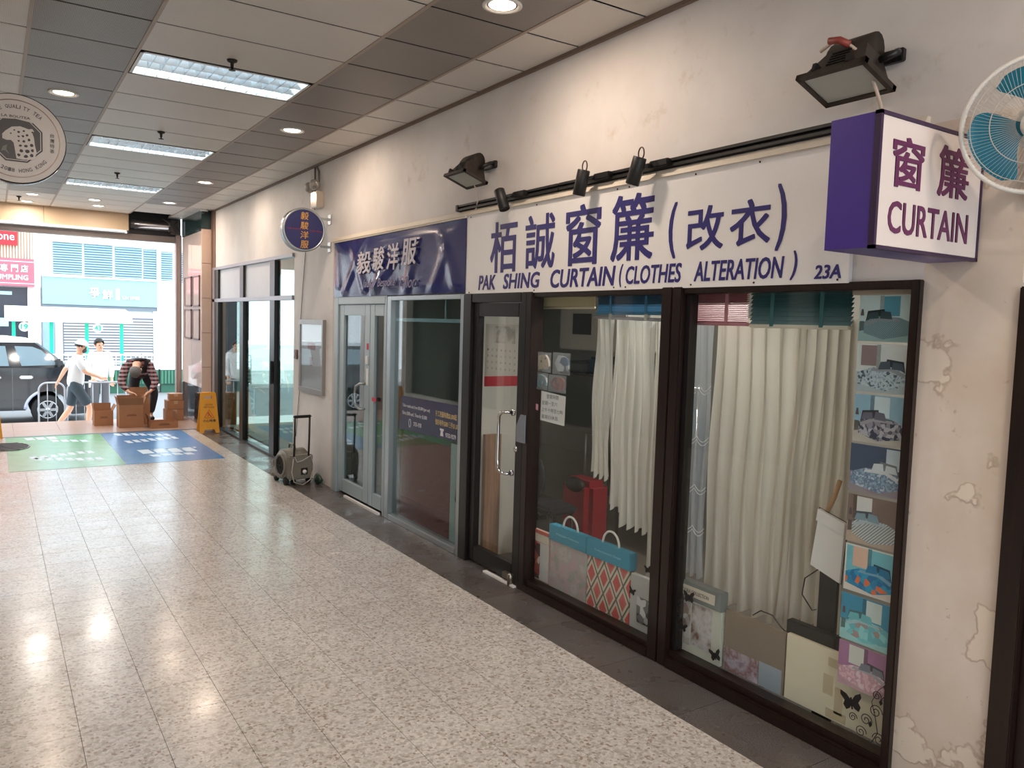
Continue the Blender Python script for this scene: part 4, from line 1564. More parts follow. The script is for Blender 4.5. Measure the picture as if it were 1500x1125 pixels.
# curtains
def drape(parent, name, y0, y1, z0, z1, mat, x=3.2, folds=6, amp=0.03, lean=0.0, hem=0.012, seed=0, gather=0.0):
    rnd = random.Random(seed)
    ph = [rnd.uniform(-.6, .6) for _ in range(folds + 2)]
    b = B()

    def fn(u, v):
        f = u * folds
        i = int(f)
        wob = ph[i] * (1 - (f - i)) + ph[min(i + 1, folds + 1)] * (f - i)
        s = math.sin(2 * PI * f + wob)
        a = amp * (0.65 + 0.35 * (1 - v))
        xx = x + a * (abs(s) ** 0.7 * (1 if s > 0 else -1)) + 0.008 * math.sin(9 * v + 3 * u)
        yy_ = y0 + (y1 - y0) * u + lean * (1 - v) + gather * (1 - v) * (0.5 - u) + 0.008 * math.sin(2 * PI * f * 2 + 4 * v)
        zz = z0 + (z1 - z0) * v + (hem * math.sin(2 * PI * f + 1) * (1 - v) if v < 0.2 else 0)
        return (xx, yy_, zz)
    b.grid(fn, folds * 14, 28)
    return obj(name, b, mat, parent)


t = thing('curtain', (3.2, 2.55, 1.83), 'stained cream curtain hanging in deep folds in the right bay', 'curtain')
drape(t, 'cloth', 2.965, 2.40, 0.34, 1.87, CURT, 3.27, 6, 0.03, 0.0, 0.012, 3)
drape(t, 'cloth', 2.42, 2.12, 0.40, 1.87, CURT, 3.255, 5, 0.035, 0.05, 0.012, 5, 0.06)
b = B()
b.tube([(3.15, 2.10, 1.15), (3.145, 2.125, 1.06), (3.145, 2.165, 0.97), (3.145, 2.19, 0.85), (3.15, 2.20, 0.74)], 0.011, 8)
obj('tieback_cord', b, M('golden_cord', (170, 132, 92), 0.7, 0, 0.3, 90), t)
t = thing('curtain', (3.2, 3.03, 1.83), 'narrow sheer grey white lace curtain beside the middle frame post', 'curtain')
drape(t, 'cloth', 3.15, 2.985, 0.43, 1.87, SHEERL, 3.26, 3, 0.02, 0, 0.01, 8)
b = B()
for z in (1.50, 1.22, 0.95, 0.72):
    for dz in (0, -0.02):
        b.tube([(3.232, 3.13 - 0.17 * i / 12, z + dz - 0.03 * abs(math.sin(PI * i / 6))) for i in range(13)], 0.0022, 4)
obj('scalloped_edging', b, M('lace_white', (226, 226, 226), 0.7), t, kind='stuff')
t = thing('curtain', (3.2, 3.6, 1.85), 'cream lace curtain with stepped scalloped hem in the left bay', 'curtain')
drape(t, 'cloth', 3.885, 3.72, 0.86, 1.855, LACE, 3.19, 3, 0.018, 0, 0.02, 21)
drape(t, 'cloth', 3.745, 3.60, 0.68, 1.855, LACE, 3.21, 2, 0.022, 0, 0.015, 22)
drape(t, 'cloth', 3.63, 3.36, 0.60, 1.855, LACE, 3.195, 4, 0.022, 0, 0.018, 23)
drape(t, 'cloth', 3.39, 3.24, 0.26, 1.855, LACE, 3.215, 3, 0.018, 0, 0.01, 24)
b = B()
for y in (3.66, 3.35):
    b.box(3.10, 3.125, y - 0.012, y + 0.012, 1.845, 1.885)
obj('heading_tabs', b, LACE, t)


# sample books along the sill
def butterfly(y, z, s, label, rot=0.0, x=3.026):
    t = thing('butterfly_sticker', (x, y, z), label, 'sticker', 'black butterfly stickers')
    ca, sa = math.cos(rot), math.sin(rot)
    R_ = lambda pts: [(y - (u * ca - v * sa) * s, z + (u * sa + v * ca) * s) for u, v in pts]
    W_ = [(0, .1), (-.35, .55), (-.8, .75), (-.85, .45), (-.55, .05), (-.7, -.25), (-.5, -.6), (-.2, -.45), (0, -.15)]
    flat(t, 'wing', R_(W_), x - 0.0015, x, BLACKP)
    flat(t, 'wing', R_([(-u, v) for u, v in W_]), x - 0.0015, x, BLACKP)
    flat(t, 'body', R_([(-.05, -.5), (.05, -.5), (.06, .35), (-.06, .35)]), x - 0.003, x, BLACKP)


t = thing('sample_book', (3.08, 4.28, 0.075), 'small red and black wallpaper sample book next to the door', 'sample book')
b = B()
b.rbox(3.07, 3.10, 4.155, 4.40, 0.08, 0.42, 0.004)
obj('cover', b, M('salmon_cover', (206, 176, 166), 0.5), t)
flat(t, 'spine_label', rect(4.165, 4.395, 0.345, 0.40), 3.066, 3.0702, M('label_cream', (216, 206, 190), 0.5))
flat(t, 'red_top', rect(4.155, 4.40, 0.40, 0.422), 3.064, 3.0702, M('salmon_red', (196, 96, 84), 0.5))
flat(t, 'printed_picture', rect(4.255, 4.395, 0.09, 0.34), 3.066, 3.0702, P_('red_black_print', [(60, 42, 44), (196, 110, 96), (216, 200, 194), (150, 70, 62)], 16))
flat(t, 'printed_white', rect(4.16, 4.25, 0.09, 0.34), 3.066, 3.0702, M('print_white', (206, 206, 204), 0.5))
FLOR = P_('floral_print', [(186, 170, 166), (198, 190, 186), (176, 178, 172), (196, 166, 170), (160, 166, 156)], 9, 'noise')
k = NT('lattice_print')
mpn = k.add('ShaderNodeMapping')
mpn.inputs['Scale'].default_value = (1, 8.5, 5.2)
k.link(k.pos(), mpn.inputs[0])
sx = k.add('ShaderNodeSeparateXYZ')
k.link(mpn.outputs[0], sx.inputs[0])


def mth(op, a, b_=None):
    nd = k.add('ShaderNodeMath', operation=op)
    for i, v in enumerate((a, b_)):
        if v is None:
            continue
        if isinstance(v, (int, float)):
            nd.inputs[i].default_value = v
        else:
            k.link(v, nd.inputs[i])
    return nd.outputs[0]


tri = lambda o: mth('ABSOLUTE', mth('SUBTRACT', mth('FRACT', o), 0.5))
dm = mth('FRACT', mth('ADD', tri(sx.outputs[1]), tri(sx.outputs[2])))
dm2 = mth('ADD', tri(sx.outputs[1]), tri(sx.outputs[2]))
r_ = k.ramp(dm2, [(0.0, srgb(206, 92, 88)), (0.30, srgb(206, 92, 88)), (0.31, srgb(214, 206, 186)), (0.44, srgb(214, 206, 186)), (0.45, srgb(112, 104, 92)), (0.55, srgb(112, 104, 92)), (0.56, srgb(214, 206, 186)), (0.69, srgb(214, 206, 186)), (0.70, srgb(206, 118, 110)), (1.0, srgb(206, 92, 88))])
k.col(r_)
k.set(0.4)
LATT = k.m
BLUEC = M('aqua_card', (64, 150, 178), 0.5, 0, 0.03)
for (ya, yb, print_m, lb, txt) in ((4.145, 3.755, FLOR, 'blue headed sample book with faded pink flowers', 'Wallpaper Collection'), (3.75, 3.355, LATT, 'blue headed sample book with red diamond lattice', 'Contemporary Design')):
    t = thing('sample_book', (3.08, (ya + yb) / 2, 0.075), lb, 'sample book', 'blue headed sample books with white handles')
    b = B()
    b.rbox(3.07, 3.105, yb, ya, 0.078, 0.395, 0.003)
    obj('cover', b, print_m, t)
    b = B()
    b.rbox(3.058, 3.115, yb - 0.005, ya + 0.002, 0.395, 0.498, 0.004)
    hd = obj('header_card', b, BLUEC, t)
    b = B()
    text_into(b, txt, 0.24, 0.018, on_wall(3.0575, ya - 0.08, 0.438), 0, 0.2, 0.0005)
    obj('header_lettering', b, M('pale_aqua_letters', (150, 206, 220), 0.5), hd)
    b = B()
    yc = (ya + yb) / 2
    b.tube([(3.086, yc + 0.075 * math.cos(a), 0.495 + 0.085 * math.sin(a)) for a in [PI * i / 14 for i in range(15)]], 0.007, 8)
    obj('handle', b, WHITEPLAST, t)
t = thing('sample_book', (3.08, 3.27, 0.075), 'grey sample book with a room photo beside the middle frame post', 'sample book')
b = B()
b.rbox(3.07, 3.10, 3.16, 3.35, 0.075, 0.39, 0.003)
obj('cover', b, M('pale_grey_cover', (190, 190, 188), 0.5), t)
flat(t, 'printed_picture', rect(3.17, 3.29, 0.12, 0.27), 3.068, 3.0702, P_('grey_room_print', [(70, 72, 74), (180, 184, 186), (120, 122, 124), (214, 216, 216)], 26))
butterfly(3.165, 0.465, 0.032, 'small black butterfly on the left bay glass, the higher of the two', 0.2)
butterfly(3.285, 0.305, 0.032, 'small black butterfly on the left bay glass, over the grey sample book', -0.2)


def scroll(parent_label, y, z, s, flip=1):
    t = thing('scroll_sticker', (3.026, y, z), parent_label, 'sticker', 'black scrollwork stickers')
    def spiral(cy, cz, r, turns, a0, d):
        pts = []
        n = int(14 * turns)
        for i in range(n + 1):
            tt = i / n
            a = a0 + d * tt * turns * 2 * PI
            rr = r * (1 - 0.85 * tt)
            pts.append((3.0245, y - flip * s * (cy + rr * math.cos(a)), z + s * (cz + rr * math.sin(a))))
        return pts
    b = B()
    b.tube([(3.0245, y - flip * s * u, z + s * v) for u, v in ((0.0, 0.0), (.12, .25), (.05, .55), (-.05, .85), (.08, 1.15), (.25, 1.35))], [0.0022 * (1 - .1 * i) for i in range(6)], 5)
    obj('stem', b, BLACKP, t)
    for (cy, cz, r, a0, d) in ((.16, .12, .15, PI, -1), (-.25, .12, .13, 0, 1), (-.45, .35, .10, 0, 1), (-.15, .42, .14, -.5, 1), (.05, .68, .15, 0, 1), (.28, .95, .13, PI, -1), (.05, 1.02, .1, 0, 1), (.32, 1.35, .12, PI, -1)):
        b = B()
        b.tube(spiral(cy, cz, r, 1.7, a0, d), 0.0018, 5)
        obj('curl', b, BLACKP, t)
    for (cy, cz, a) in ((-.05, .3, .4), (.15, .85, .2), (.22, 1.2, .7)):
        pts = [(3.0245 if i % 2 else 3.0235, 0, 0) for i in range(4)]
        q = [(0, 0), (.04, .06), (0, .14), (-.04, .06)]
        flat(t, 'leaf', [(y - flip * s * (cy + u), z + s * (cz + v)) for u, v in q], 3.0235, 3.0255, BLACKP)
    return t


# right bay sill
t = thing('sample_book', (3.08, 2.85, 0.09), 'pale sample book with a grey Pandora Collection header', 'sample book')
b = B()
b.rbox(3.07, 3.10, 2.665, 3.015, 0.09, 0.385, 0.003)
obj('cover', b, M('ivory_cover', (206, 208, 196), 0.5), t)
b = B()
b.rbox(3.06, 3.11, 2.66, 3.04, 0.375, 0.475, 0.004)
hd = obj('header_card', b, M('grey_card', (124, 130, 130), 0.5), t)
flat(hd, 'header_label', rect(2.705, 3.005, 0.40, 0.452), 3.0575, 3.0605, M('label_cream', (216, 206, 190), 0.5))
b = B()
text_into(b, 'PANDORA COLLECTION', 0.22, 0.02, on_wall(3.057, 2.965, 0.415), 0, 0, 0.0005)
obj('header_lettering', b, M('label_ink', (110, 108, 100), 0.5), hd)
flat(t, 'printed_bedroom', rect(2.725, 2.865, 0.14, 0.365), 3.0675, 3.0702, P_('tan_bedroom_print', [(150, 120, 100), (206, 204, 206), (186, 178, 176), (120, 92, 76)], 12, 'noise'))
flat(t, 'printed_swatches', rect(2.875, 2.955, 0.13, 0.37), 3.0675, 3.0702, P_('swatch_print', [(190, 182, 178), (206, 204, 200), (150, 128, 118), (176, 170, 172)], 24))
scroll('black scrollwork sticker over the Pandora sample book', 2.965, 0.10, 0.19)
butterfly(2.85, 0.405, 0.045, 'black butterfly on the Pandora header card', 0.1)
butterfly(2.885, 0.235, 0.036, 'black butterfly over the middle of the Pandora sample book', -0.2)
butterfly(2.655, 0.165, 0.044, 'black butterfly between the Pandora book and the brown board', 0.35)
t = thing('display_board', (3.10, 2.48, 0.09), 'grey brown board with a mauve room photo', 'board')
b = B()
b.rbox(3.085, 3.11, 2.292, 2.655, 0.09, 0.395, 0.003)
obj('panel', b, M('grey_brown_card', (142, 128, 112), 0.6), t)
flat(t, 'printed_room', rect(2.435, 2.652, 0.092, 0.205), 3.0825, 3.0852, P_('mauve_room_print', [(150, 128, 142), (186, 176, 190), (140, 106, 104), (200, 190, 206)], 10, 'noise'))
flat(t, 'printed_blue_grey', rect(2.30, 2.430, 0.092, 0.21), 3.0825, 3.0852, M('blue_grey_print', (158, 170, 182), 0.4))
t = thing('display_board', (3.10, 2.03, 0.09), 'large blank ivory board with tape marks under the bed photos', 'board')
b = B()
b.rbox(3.085, 3.11, 1.762, 2.283, 0.092, 0.402, 0.003)
obj('panel', b, M('ivory_board', (232, 222, 196), 0.5, 0, 0.04), t)
for (y0, y1, z0, z1) in ((2.03, 2.08, 0.20, 0.29), (1.98, 2.02, 0.13, 0.25), (1.96, 2.06, 0.10, 0.14), (2.01, 2.06, 0.33, 0.37)):
    flat(t, 'tape_mark', rect(y0, y1, z0, z1), 3.0842, 3.0852, M('old_tape', (206, 190, 158), 0.35))
butterfly(1.90, 0.245, 0.058, 'large black butterfly below the pink bed photo', 0.2)
scroll('black scrollwork sticker in the bottom right corner of the window', 1.80, 0.115, 0.20, 1)
b = B()
b.rbox(3.112, 3.155, 2.05, 2.31, 0.32, 0.455, 0.004)
obj('box', b, BLACKP, label='flat black box behind the ivory board', cat='box')
t = thing('display_stand', (3.14, 2.14, 0.09), 'black upright stand holding a white framed card', 'stand')
b = B()
b.box(3.165, 3.185, 2.095, 2.185, 0.0, 0.80)
obj('upright', b, BLACKP, t)
cards = ((2.075, 2.195, 0.735, 0.955), (2.07, 2.18, 0.955, 1.01))
b = B()
b.prism([(2.052, 0.70), (2.205, 0.745), (2.18, 0.955), (2.045, 0.915)], 'X', 3.118, 3.128)
obj('card', b, WHITEP, t)
b = B()
b.prism([(2.042, 0.917), (2.185, 0.957), (2.178, 1.01), (2.04, 0.97)], 'X', 3.112, 3.130)
obj('top_card', b, WHITEP, t)
b = B()
E4 = [(2.05, 0.695), (2.21, 0.742), (2.182, 1.014), (2.036, 0.973)]
b.tube([(3.131, y, z) for y, z in E4], 0.003, 4, True)
obj('frame_edge', b, BLACKP, t)
b = B()
b.tube([(3.16, 2.19, 0.72), (3.155, 2.255, 0.66), (3.155, 2.265, 0.58), (3.16, 2.21, 0.52), (3.16, 2.19, 0.53)], 0.003, 6)
b.tube([(3.13, 2.52, 0.40), (3.125, 2.47, 0.44), (3.125, 2.40, 0.44), (3.125, 2.35, 0.40), (3.125, 2.31, 0.38)], 0.003, 6)
obj('lead', b, BLACKP, t)

# stuck on the left bay glass
t = thing('paper_notice', (3.036, 4.12, 1.17), 'white handwritten paper notice on the left bay glass', 'notice')
flat(t, 'sheet', [(4.255, 1.175), (3.99, 1.165), (3.985, 1.355), (4.25, 1.37)], 3.035, 3.036, M('notice_paper', (222, 222, 222), 0.6))
b = B()
INK = M('pencil_ink', (110, 108, 112), 0.6)
for s_, ya, z, w_, h_ in (('營業時間', 4.19, 1.325, 0.13, 0.028), ('星期一至六', 4.24, 1.28, 0.17, 0.028), ('上午十時至七時', 4.24, 1.235, 0.23, 0.028), ('星期日休息', 4.24, 1.19, 0.18, 0.026)):
    b = B()
    text_into(b, s_, w_, h_, on_wall(3.0348, ya, z), 0, 0, 0.0003)
    obj('handwriting', b, INK, t)
b = B()
b.prism([(4.375, 1.245), (4.285, 1.235), (4.283, 1.275), (4.37, 1.285)], 'X', 3.035, 3.036)
obj('sticky_note', b, M('pink_note', (226, 158, 178), 0.6), label='pink sticky note beside the handwritten notice', cat='note')
b = B()
b.prism([(4.43, 1.01), (4.33, 1.01), (4.33, 1.20), (4.38, 1.20), (4.43, 1.12)], 'X', 2.962, 2.972)
obj('leaflet_holder', b, M('grey_clear_plastic', (120, 126, 134), 0.2), label='small clear leaflet holder on the post by the door', cat='holder')
SPK = NT('spotted_cloth')
vv = SPK.add('ShaderNodeTexVoronoi')
vv.inputs['Scale'].default_value = 30
SPK.link(SPK.pos(), vv.inputs['Vector'])
SPK.col(SPK.ramp(vv.outputs['Distance'], [(0.22, srgb(120, 66, 44)), (0.30, srgb(224, 204, 178))]))
for nm, lb, (y0, y1, z0, z1), mt in (('cream', 'cream spotted cloth bag on the left bay glass', (4.16, 4.385, 1.495, 1.625), SPK.m),
                                     ('white', 'folded white and blue cloth in a clear bag', (3.955, 4.14, 1.49, 1.63), P_('white_blue_cloth', [(214, 216, 220), (60, 96, 140), (200, 204, 210)], 16)),
                                     ('teal', 'teal and white patterned cloth bag', (4.19, 4.365, 1.375, 1.49), P_('teal_white_cloth', [(70, 130, 150), (210, 214, 214), (120, 150, 160)], 18)),
                                     ('red', 'dark red patterned cloth in a clear bag', (3.99, 4.18, 1.372, 1.485), P_('red_cloth', [(140, 56, 48), (110, 44, 40), (170, 90, 76)], 26))):
    t = thing('cloth_sample', (3.05, (y0 + y1) / 2, z0), lb, 'cloth sample', 'bagged cloth samples on the glass')
    rnd = random.Random(len(lb))
    cy, cz = (y0 + y1) / 2, (z0 + z1) / 2
    b = B()
    pts = [(cy + (y1 - y0) / 2 * .86 * math.cos(a) * rnd.uniform(.8, 1.05), cz + (z1 - z0) / 2 * .86 * math.sin(a) * rnd.uniform(.8, 1.05)) for a in [2 * PI * i / 12 for i in range(12)]]
    b.prism(pts, 'X', 3.042, 3.056)
    obj('folded_cloth', b, mt, t)
    flat(t, 'plastic_bag', rect(y0, y1, z0, z1), 3.038, 3.0395, PLASTICBAG)

# deeper in the shop
t = thing('suitcase', (3.9, 4.78, 0), 'red suitcase standing behind the lace curtain', 'suitcase')
b = B()
b.rbox(3.75, 3.98, 4.60, 4.96, 0.06, 0.62, 0.05)
obj('shell', b, M('red_shell', (150, 26, 40), 0.4), t)
b = B()
b.ball((3.76, 4.78, 0.58), (0.04, 0.12, 0.06))
obj('black_cover', b, BLACKP, t)
for (x, y) in ((3.79, 4.65), (3.79, 4.91), (3.94, 4.65), (3.94, 4.91)):
    b = B()
    b.lathe([(0.03, -0.012), (0.03, 0.012)], 12, Matrix.Translation((x, y, 0.03)) @ Matrix.Rotation(PI / 2, 4, 'X'))
    obj('wheel', b, RUBBER, t)
b = B()
b.tube([(3.95, 4.66, 0.6), (3.95, 4.66, 0.95), (3.95, 4.90, 0.95), (3.95, 4.90, 0.6)], 0.009, 6)
obj('pull_handle', b, ALU, t)
t = thing('clothes_rail', (4.05, 4.65, 0), 'chrome clothes rail at the back of the curtain shop', 'rail')
b = B()
b.tube([(4.45, 4.2, 0.0), (4.45, 4.2, 1.36)], 0.012, 8)
b.tube([(4.45, 5.06, 0.0), (4.45, 5.06, 1.36)], 0.012, 8)
b.tube([(4.45, 4.15, 1.36), (4.45, 5.08, 1.36)], 0.012, 8)
obj('tubes', b, CHROME, t)
cols = [((36, 70, 86), 'dark teal'), ((28, 30, 40), 'black'), ((58, 92, 104), 'grey teal'), ((24, 34, 56), 'navy'), ((70, 76, 82), 'grey'), ((60, 110, 124), 'pale teal'), ((40, 42, 44), 'charcoal')]
for i, (c, nm) in enumerate(cols):
    y = 4.30 + i * 0.105
    t = thing('garment', (4.45, y, 1.32), nm + ' garment on a hanger on the clothes rail', 'garment', 'garments on the clothes rail')
    b = B()

    def gf(u, v, y=y, i=i):
        a = 2 * PI * u
        wd = 0.20 + 0.04 * (1 - v) if v < 0.85 else 0.20 * (1 - (v - 0.85) / 0.15 * 0.75)
        return (4.45 + wd * math.cos(a), y + (0.035 + 0.01 * math.sin(a * 5)) * math.sin(a), 0.42 + 0.1 * (i % 3) + v * (0.88 - 0.1 * (i % 3)))
    b.grid(gf, 24, 10)
    obj('cloth', b, M('garment_%d' % i, c, 0.85), t)
    b = B()
    b.tube([(4.45, y, 1.30), (4.45, y, 1.345), (4.45, y, 1.37)], 0.004, 5)
    obj('hanger_hook', b, CHROME, t)
t = thing('wall_cabinet', (4.0, 4.75, 1.6), 'white wall cabinet with a dark screen at the back of the shop', 'cabinet')
b = B()
b.rbox(3.80, 4.25, 4.30, 5.10, 1.62, 2.02, 0.01)
obj('body', b, M('cabinet_grey', (170, 166, 158), 0.5), t)
b = B()
b.box(3.792, 3.802, 4.70, 4.92, 1.74, 1.90)
obj('screen', b, BLACKP, t)
t = thing('shelf', (4.0, 4.75, 1.42), 'dark shelf below the wall cabinet with folded cloth', 'shelf')
b = B()
b.box(3.82, 4.25, 4.20, 5.10, 1.42, 1.44)
obj('board', b, BROWNF, t)
for i, (y0, y1, h_, c) in enumerate(((4.25, 4.5, .10, (52, 70, 84)), (4.52, 4.78, .13, (36, 60, 76)), (4.8, 5.06, .09, (84, 88, 92)))):
    b = B()
    b.rbox(3.84, 4.15, y0, y1, 1.441, 1.441 + h_, 0.02)
    obj('folded_fabric', b, M('folded_%d' % i, c, 0.8), label=('slate', 'dark teal', 'grey')[i] + ' folded fabric on the dark shelf', cat='fabric', group='folded fabric on the dark shelf')
t = thing('chair', (3.45, 4.75, 0), 'black chair with a round back behind the left bay glass', 'chair')
b = B()
b.ball((3.35, 4.75, 0.68), (0.03, 0.14, 0.17), 20, 12)
obj('backrest', b, M('black_fabric', (34, 36, 42), 0.8), t)
b = B()
b.tube([(3.37, 4.75, 0.55), (3.37, 4.75, 0.40), (3.40, 4.75, 0.36), (3.46, 4.75, 0.36)], 0.018, 8)
obj('back_stem', b, BLACKP, t)
b = B()
b.rbox(3.39, 3.66, 4.60, 4.90, 0.40, 0.46, 0.02)
obj('seat', b, M('black_fabric', (34, 36, 42), 0.8), t)
for (dx, dy) in ((-.12, -.13), (.12, -.13), (-.12, .13), (.12, .13)):
    b = B()
    b.tube([(3.53 + dx, 4.75 + dy, 0.0), (3.53 + dx * .8, 4.75 + dy * .8, 0.41)], 0.012, 8)
    obj('leg', b, BLACKP, t)
t = thing('wall_calendar', (3.06, 4.8, 1.34), 'wall calendar with a red footer inside the black glass door', 'calendar')
flat(t, 'sheet', [(5.02, 1.40), (4.57, 1.44), (4.57, 1.80), (5.02, 1.80)], 3.060, 3.063, M('calendar_paper', (196, 192, 186), 0.6))
flat(t, 'red_footer', [(5.02, 1.335), (4.57, 1.375), (4.57, 1.445), (5.02, 1.41)], 3.058, 3.063, M('calendar_red', (186, 32, 50), 0.5))
b = B()
for r in range(4):
    for c in range(7):
        text_into(b, str(r * 7 + c + 1), 0.018, 0.016, on_wall(3.0598, 4.99 - c * 0.06, 1.47 + (3 - r) * 0.045), 0, 0, 0.0004)
obj('dates', b, INK, t, kind='stuff')
flat(t, 'printed_picture', rect(4.62, 4.90, 1.665, 1.785), 3.0588, 3.0602, P_('calendar_print', [(176, 172, 166), (190, 186, 180), (150, 146, 142)], 12, 'noise'))
b2 = B()
b2.box(3.12, 3.26, 5.075, 5.115, 0.0, 0.96)
obj('plank', b2, mat_wood('plank_wood', (120, 88, 66), (160, 122, 96), 'Z', 5, 0.5), label='brown wooden plank leaning inside the black glass door', cat='plank')

# ================================================================== tailor window
t = thing('window_sticker', (3.026, 5.85, 0.85), 'navy price sticker with gold and white lettering in the tailor window', 'sticker')
flat(t, 'vinyl', [(6.40, 0.845), (5.285, 0.872), (5.285, 1.158), (6.38, 1.145)], 3.0255, 3.0268, M('sticker_navy', (30, 30, 76), 0.25))
for s_, ya, z, w_, h_, mt in (('Tailor made suit from $3,000 (per set)', 6.34, 1.045, 0.52, 0.035, 'sticker_white'), ('Shirts $380 each. Three for $1,000', 6.34, 0.98, 0.47, 0.035, 'sticker_white'),
                              ('手工西服每套$3,000起', 5.72, 1.035, 0.36, 0.05, 'sticker_gold'), ('恤衫每件$380 三件$1,000', 5.72, 0.965, 0.40, 0.05, 'sticker_gold'),
                              ('2735-1928', 6.12, 0.905, 0.15, 0.035, 'sticker_white'), ('9732-9279', 5.54, 0.885, 0.17, 0.035, 'sticker_white')):
    b = B()
    text_into(b, s_, w_, h_, on_wall(3.0252, ya, z), 0.01, 0, 0.0004)
    obj('lettering', b, M(mt, (206, 204, 206) if mt.endswith('white') else (206, 178, 110), 0.4), t)
b = B()
b.tube([(3.0252, 6.19 + 0.02 * math.cos(a), 0.92 + 0.035 * math.sin(a)) for a in [2 * PI * i / 16 for i in range(16)]], 0.003, 4, True)
obj('phone_ring_mark', b, M('sticker_white', (206, 204, 206), 0.4), t)
flat(t, 'telephone_mark', [(5.63, 0.885), (5.575, 0.885), (5.585, 0.925), (5.57, 0.93), (5.57, 0.945), (5.635, 0.945), (5.635, 0.93), (5.62, 0.925)], 3.0246, 3.0256, M('sticker_white', (206, 204, 206), 0.4))
t = thing('display_board', (3.06, 5.95, 0.05), 'dark red panel in the lower half of the tailor window', 'panel')
b = B()
b.rbox(3.05, 3.08, 5.492, 6.395, 0.06, 0.80, 0.004)
obj('board', b, M('dull_red_board', (138, 58, 56), 0.6, 0, 0.05), t)
b = B()
b.box(3.046, 3.0505, 5.492, 6.395, 0.06, 0.25)
obj('lower_band', b, M('deeper_red_band', (130, 48, 50), 0.6), t)
t = thing('poster', (3.06, 5.38, 0.06), 'narrow white poster of a man in a dark suit in the tailor window', 'poster')
b = B()
b.box(3.05, 3.06, 5.283, 5.487, 0.055, 0.84)
obj('sheet', b, M('poster_white', (196, 202, 200), 0.5), t)
SUIT = M('print_suit', (40, 42, 50), 0.5)
flat(t, 'printed_suit', [(5.345, 0.06), (5.29, 0.06), (5.29, 0.62), (5.335, 0.70), (5.37, 0.62), (5.40, 0.40), (5.36, 0.33)], 3.047, 3.0505, SUIT)
flat(t, 'printed_face', [(5.325 + 0.022 * math.cos(a), 0.755 + 0.035 * math.sin(a)) for a in [2 * PI * i / 12 for i in range(12)]], 3.047, 3.0505, M('print_face', (176, 150, 136), 0.5))
flat(t, 'printed_hair', [(5.348, 0.765), (5.302, 0.765), (5.305, 0.795), (5.34, 0.80)], 3.0462, 3.0505, SUIT)
flat(t, 'printed_shirt', [(5.335, 0.56), (5.320, 0.56), (5.312, 0.70), (5.335, 0.70)], 3.0462, 3.0505, M('poster_white', (196, 202, 200), 0.5))

# ================================================================== floor mats and things standing on the floor
def mat_sticker(name, rgb):
    k = NT(name)
    k.col(k.mix(k.ramp(k.noise(5, 5), [(0.35, 0.0), (0.7, 1.0)]), srgb(*rgb), tuple(min(1, x * 1.18 + 0.02) for x in srgb(*rgb))))
    k.set(0.22)
    return k.m


WHM = M('mat_white_print', (206, 222, 232), 0.3)
for nm, lb, x0, x1, c in (('g', 'green floor sticker with rows of white print near the street', 0.13, 1.312, (92, 170, 116)), ('b', 'blue floor sticker with rows of white print near the street', 1.318, 2.45, (64, 132, 190))):
    t = thing('floor_sticker', ((x0 + x1) / 2, 11.7, 0), lb, 'floor sticker', 'floor stickers')
    b = B()
    b.box(x0, x1, 10.30, 13.08, 0.0002, 0.0022)
    obj('vinyl', b, mat_sticker('sticker_' + nm, c), t)
    b = B()
    rnd = random.Random(5)
    rows = [(12.65, 0.20, 7, 0.07, 0.24, 0.12), (12.10, 0.24, 7, 0.07, 0.24, -0.1), (11.0, 0.28, 4, 0.14, 0.34, 0.0), (10.75, 0.36, 4, 0.10, 0.16, 0.0)] if nm == 'b' else \
           [(12.75, 0.25, 3, 0.10, 0.22, 0.0), (12.4, 0.55, 4, 0.08, 0.20, 0.05), (11.2, 0.25, 7, 0.07, 0.20, -0.12), (10.85, 0.30, 7, 0.07, 0.20, 0.12)]
    for (y, off, n, cw, ch, cv) in rows:
        for i in range(n):
            xx = x0 + off + i * (cw + 0.035)
            yy_ = y + cv * math.cos(PI * i / max(1, n - 1)) + rnd.uniform(-.02, .02)
            sk = 0.03
            b.prism([(xx, yy_), (xx + cw, yy_), (xx + cw - sk, yy_ + ch), (xx - sk, yy_ + ch)], 'Z', 0.0022, 0.0028)
            if ch > 0.3:
                b.prism([(xx + cw, yy_ + ch * .8), (xx + cw + 0.04, yy_ + ch * .8), (xx + cw + 0.04, yy_ + ch), (xx + cw, yy_ + ch)], 'Z', 0.0022, 0.0028)
    obj('white_print', b, WHM, t, kind='stuff')

t = thing('drain_cover', (0.2, 12.2, 0), 'round dark drain cover at the left edge of the green sticker', 'drain cover')
b = B()
b.lathe([(1e-6, 0.0), (0.23, 0.0), (0.23, 0.006), (1e-6, 0.006)], 32, Matrix.Translation((0.17, 12.2, 0.0025)) @ Matrix.Scale(1.55, 4, (0, 1, 0)), False)
obj('plate', b, M('iron_plate', (96, 88, 84), 0.5, 0.4), t)
b = B()
for i in range(-4, 5):
    L = math.sqrt(max(0, 0.22 ** 2 - (i * 0.048) ** 2)) * 0.95
    b.box(0.17 - L, 0.17 + L, 12.2 + i * 0.074 - 0.012, 12.2 + i * 0.074 + 0.012, 0.0085, 0.014)
obj('ribs', b, M('iron_ribs', (66, 60, 58), 0.5, 0.4), t, kind='stuff')


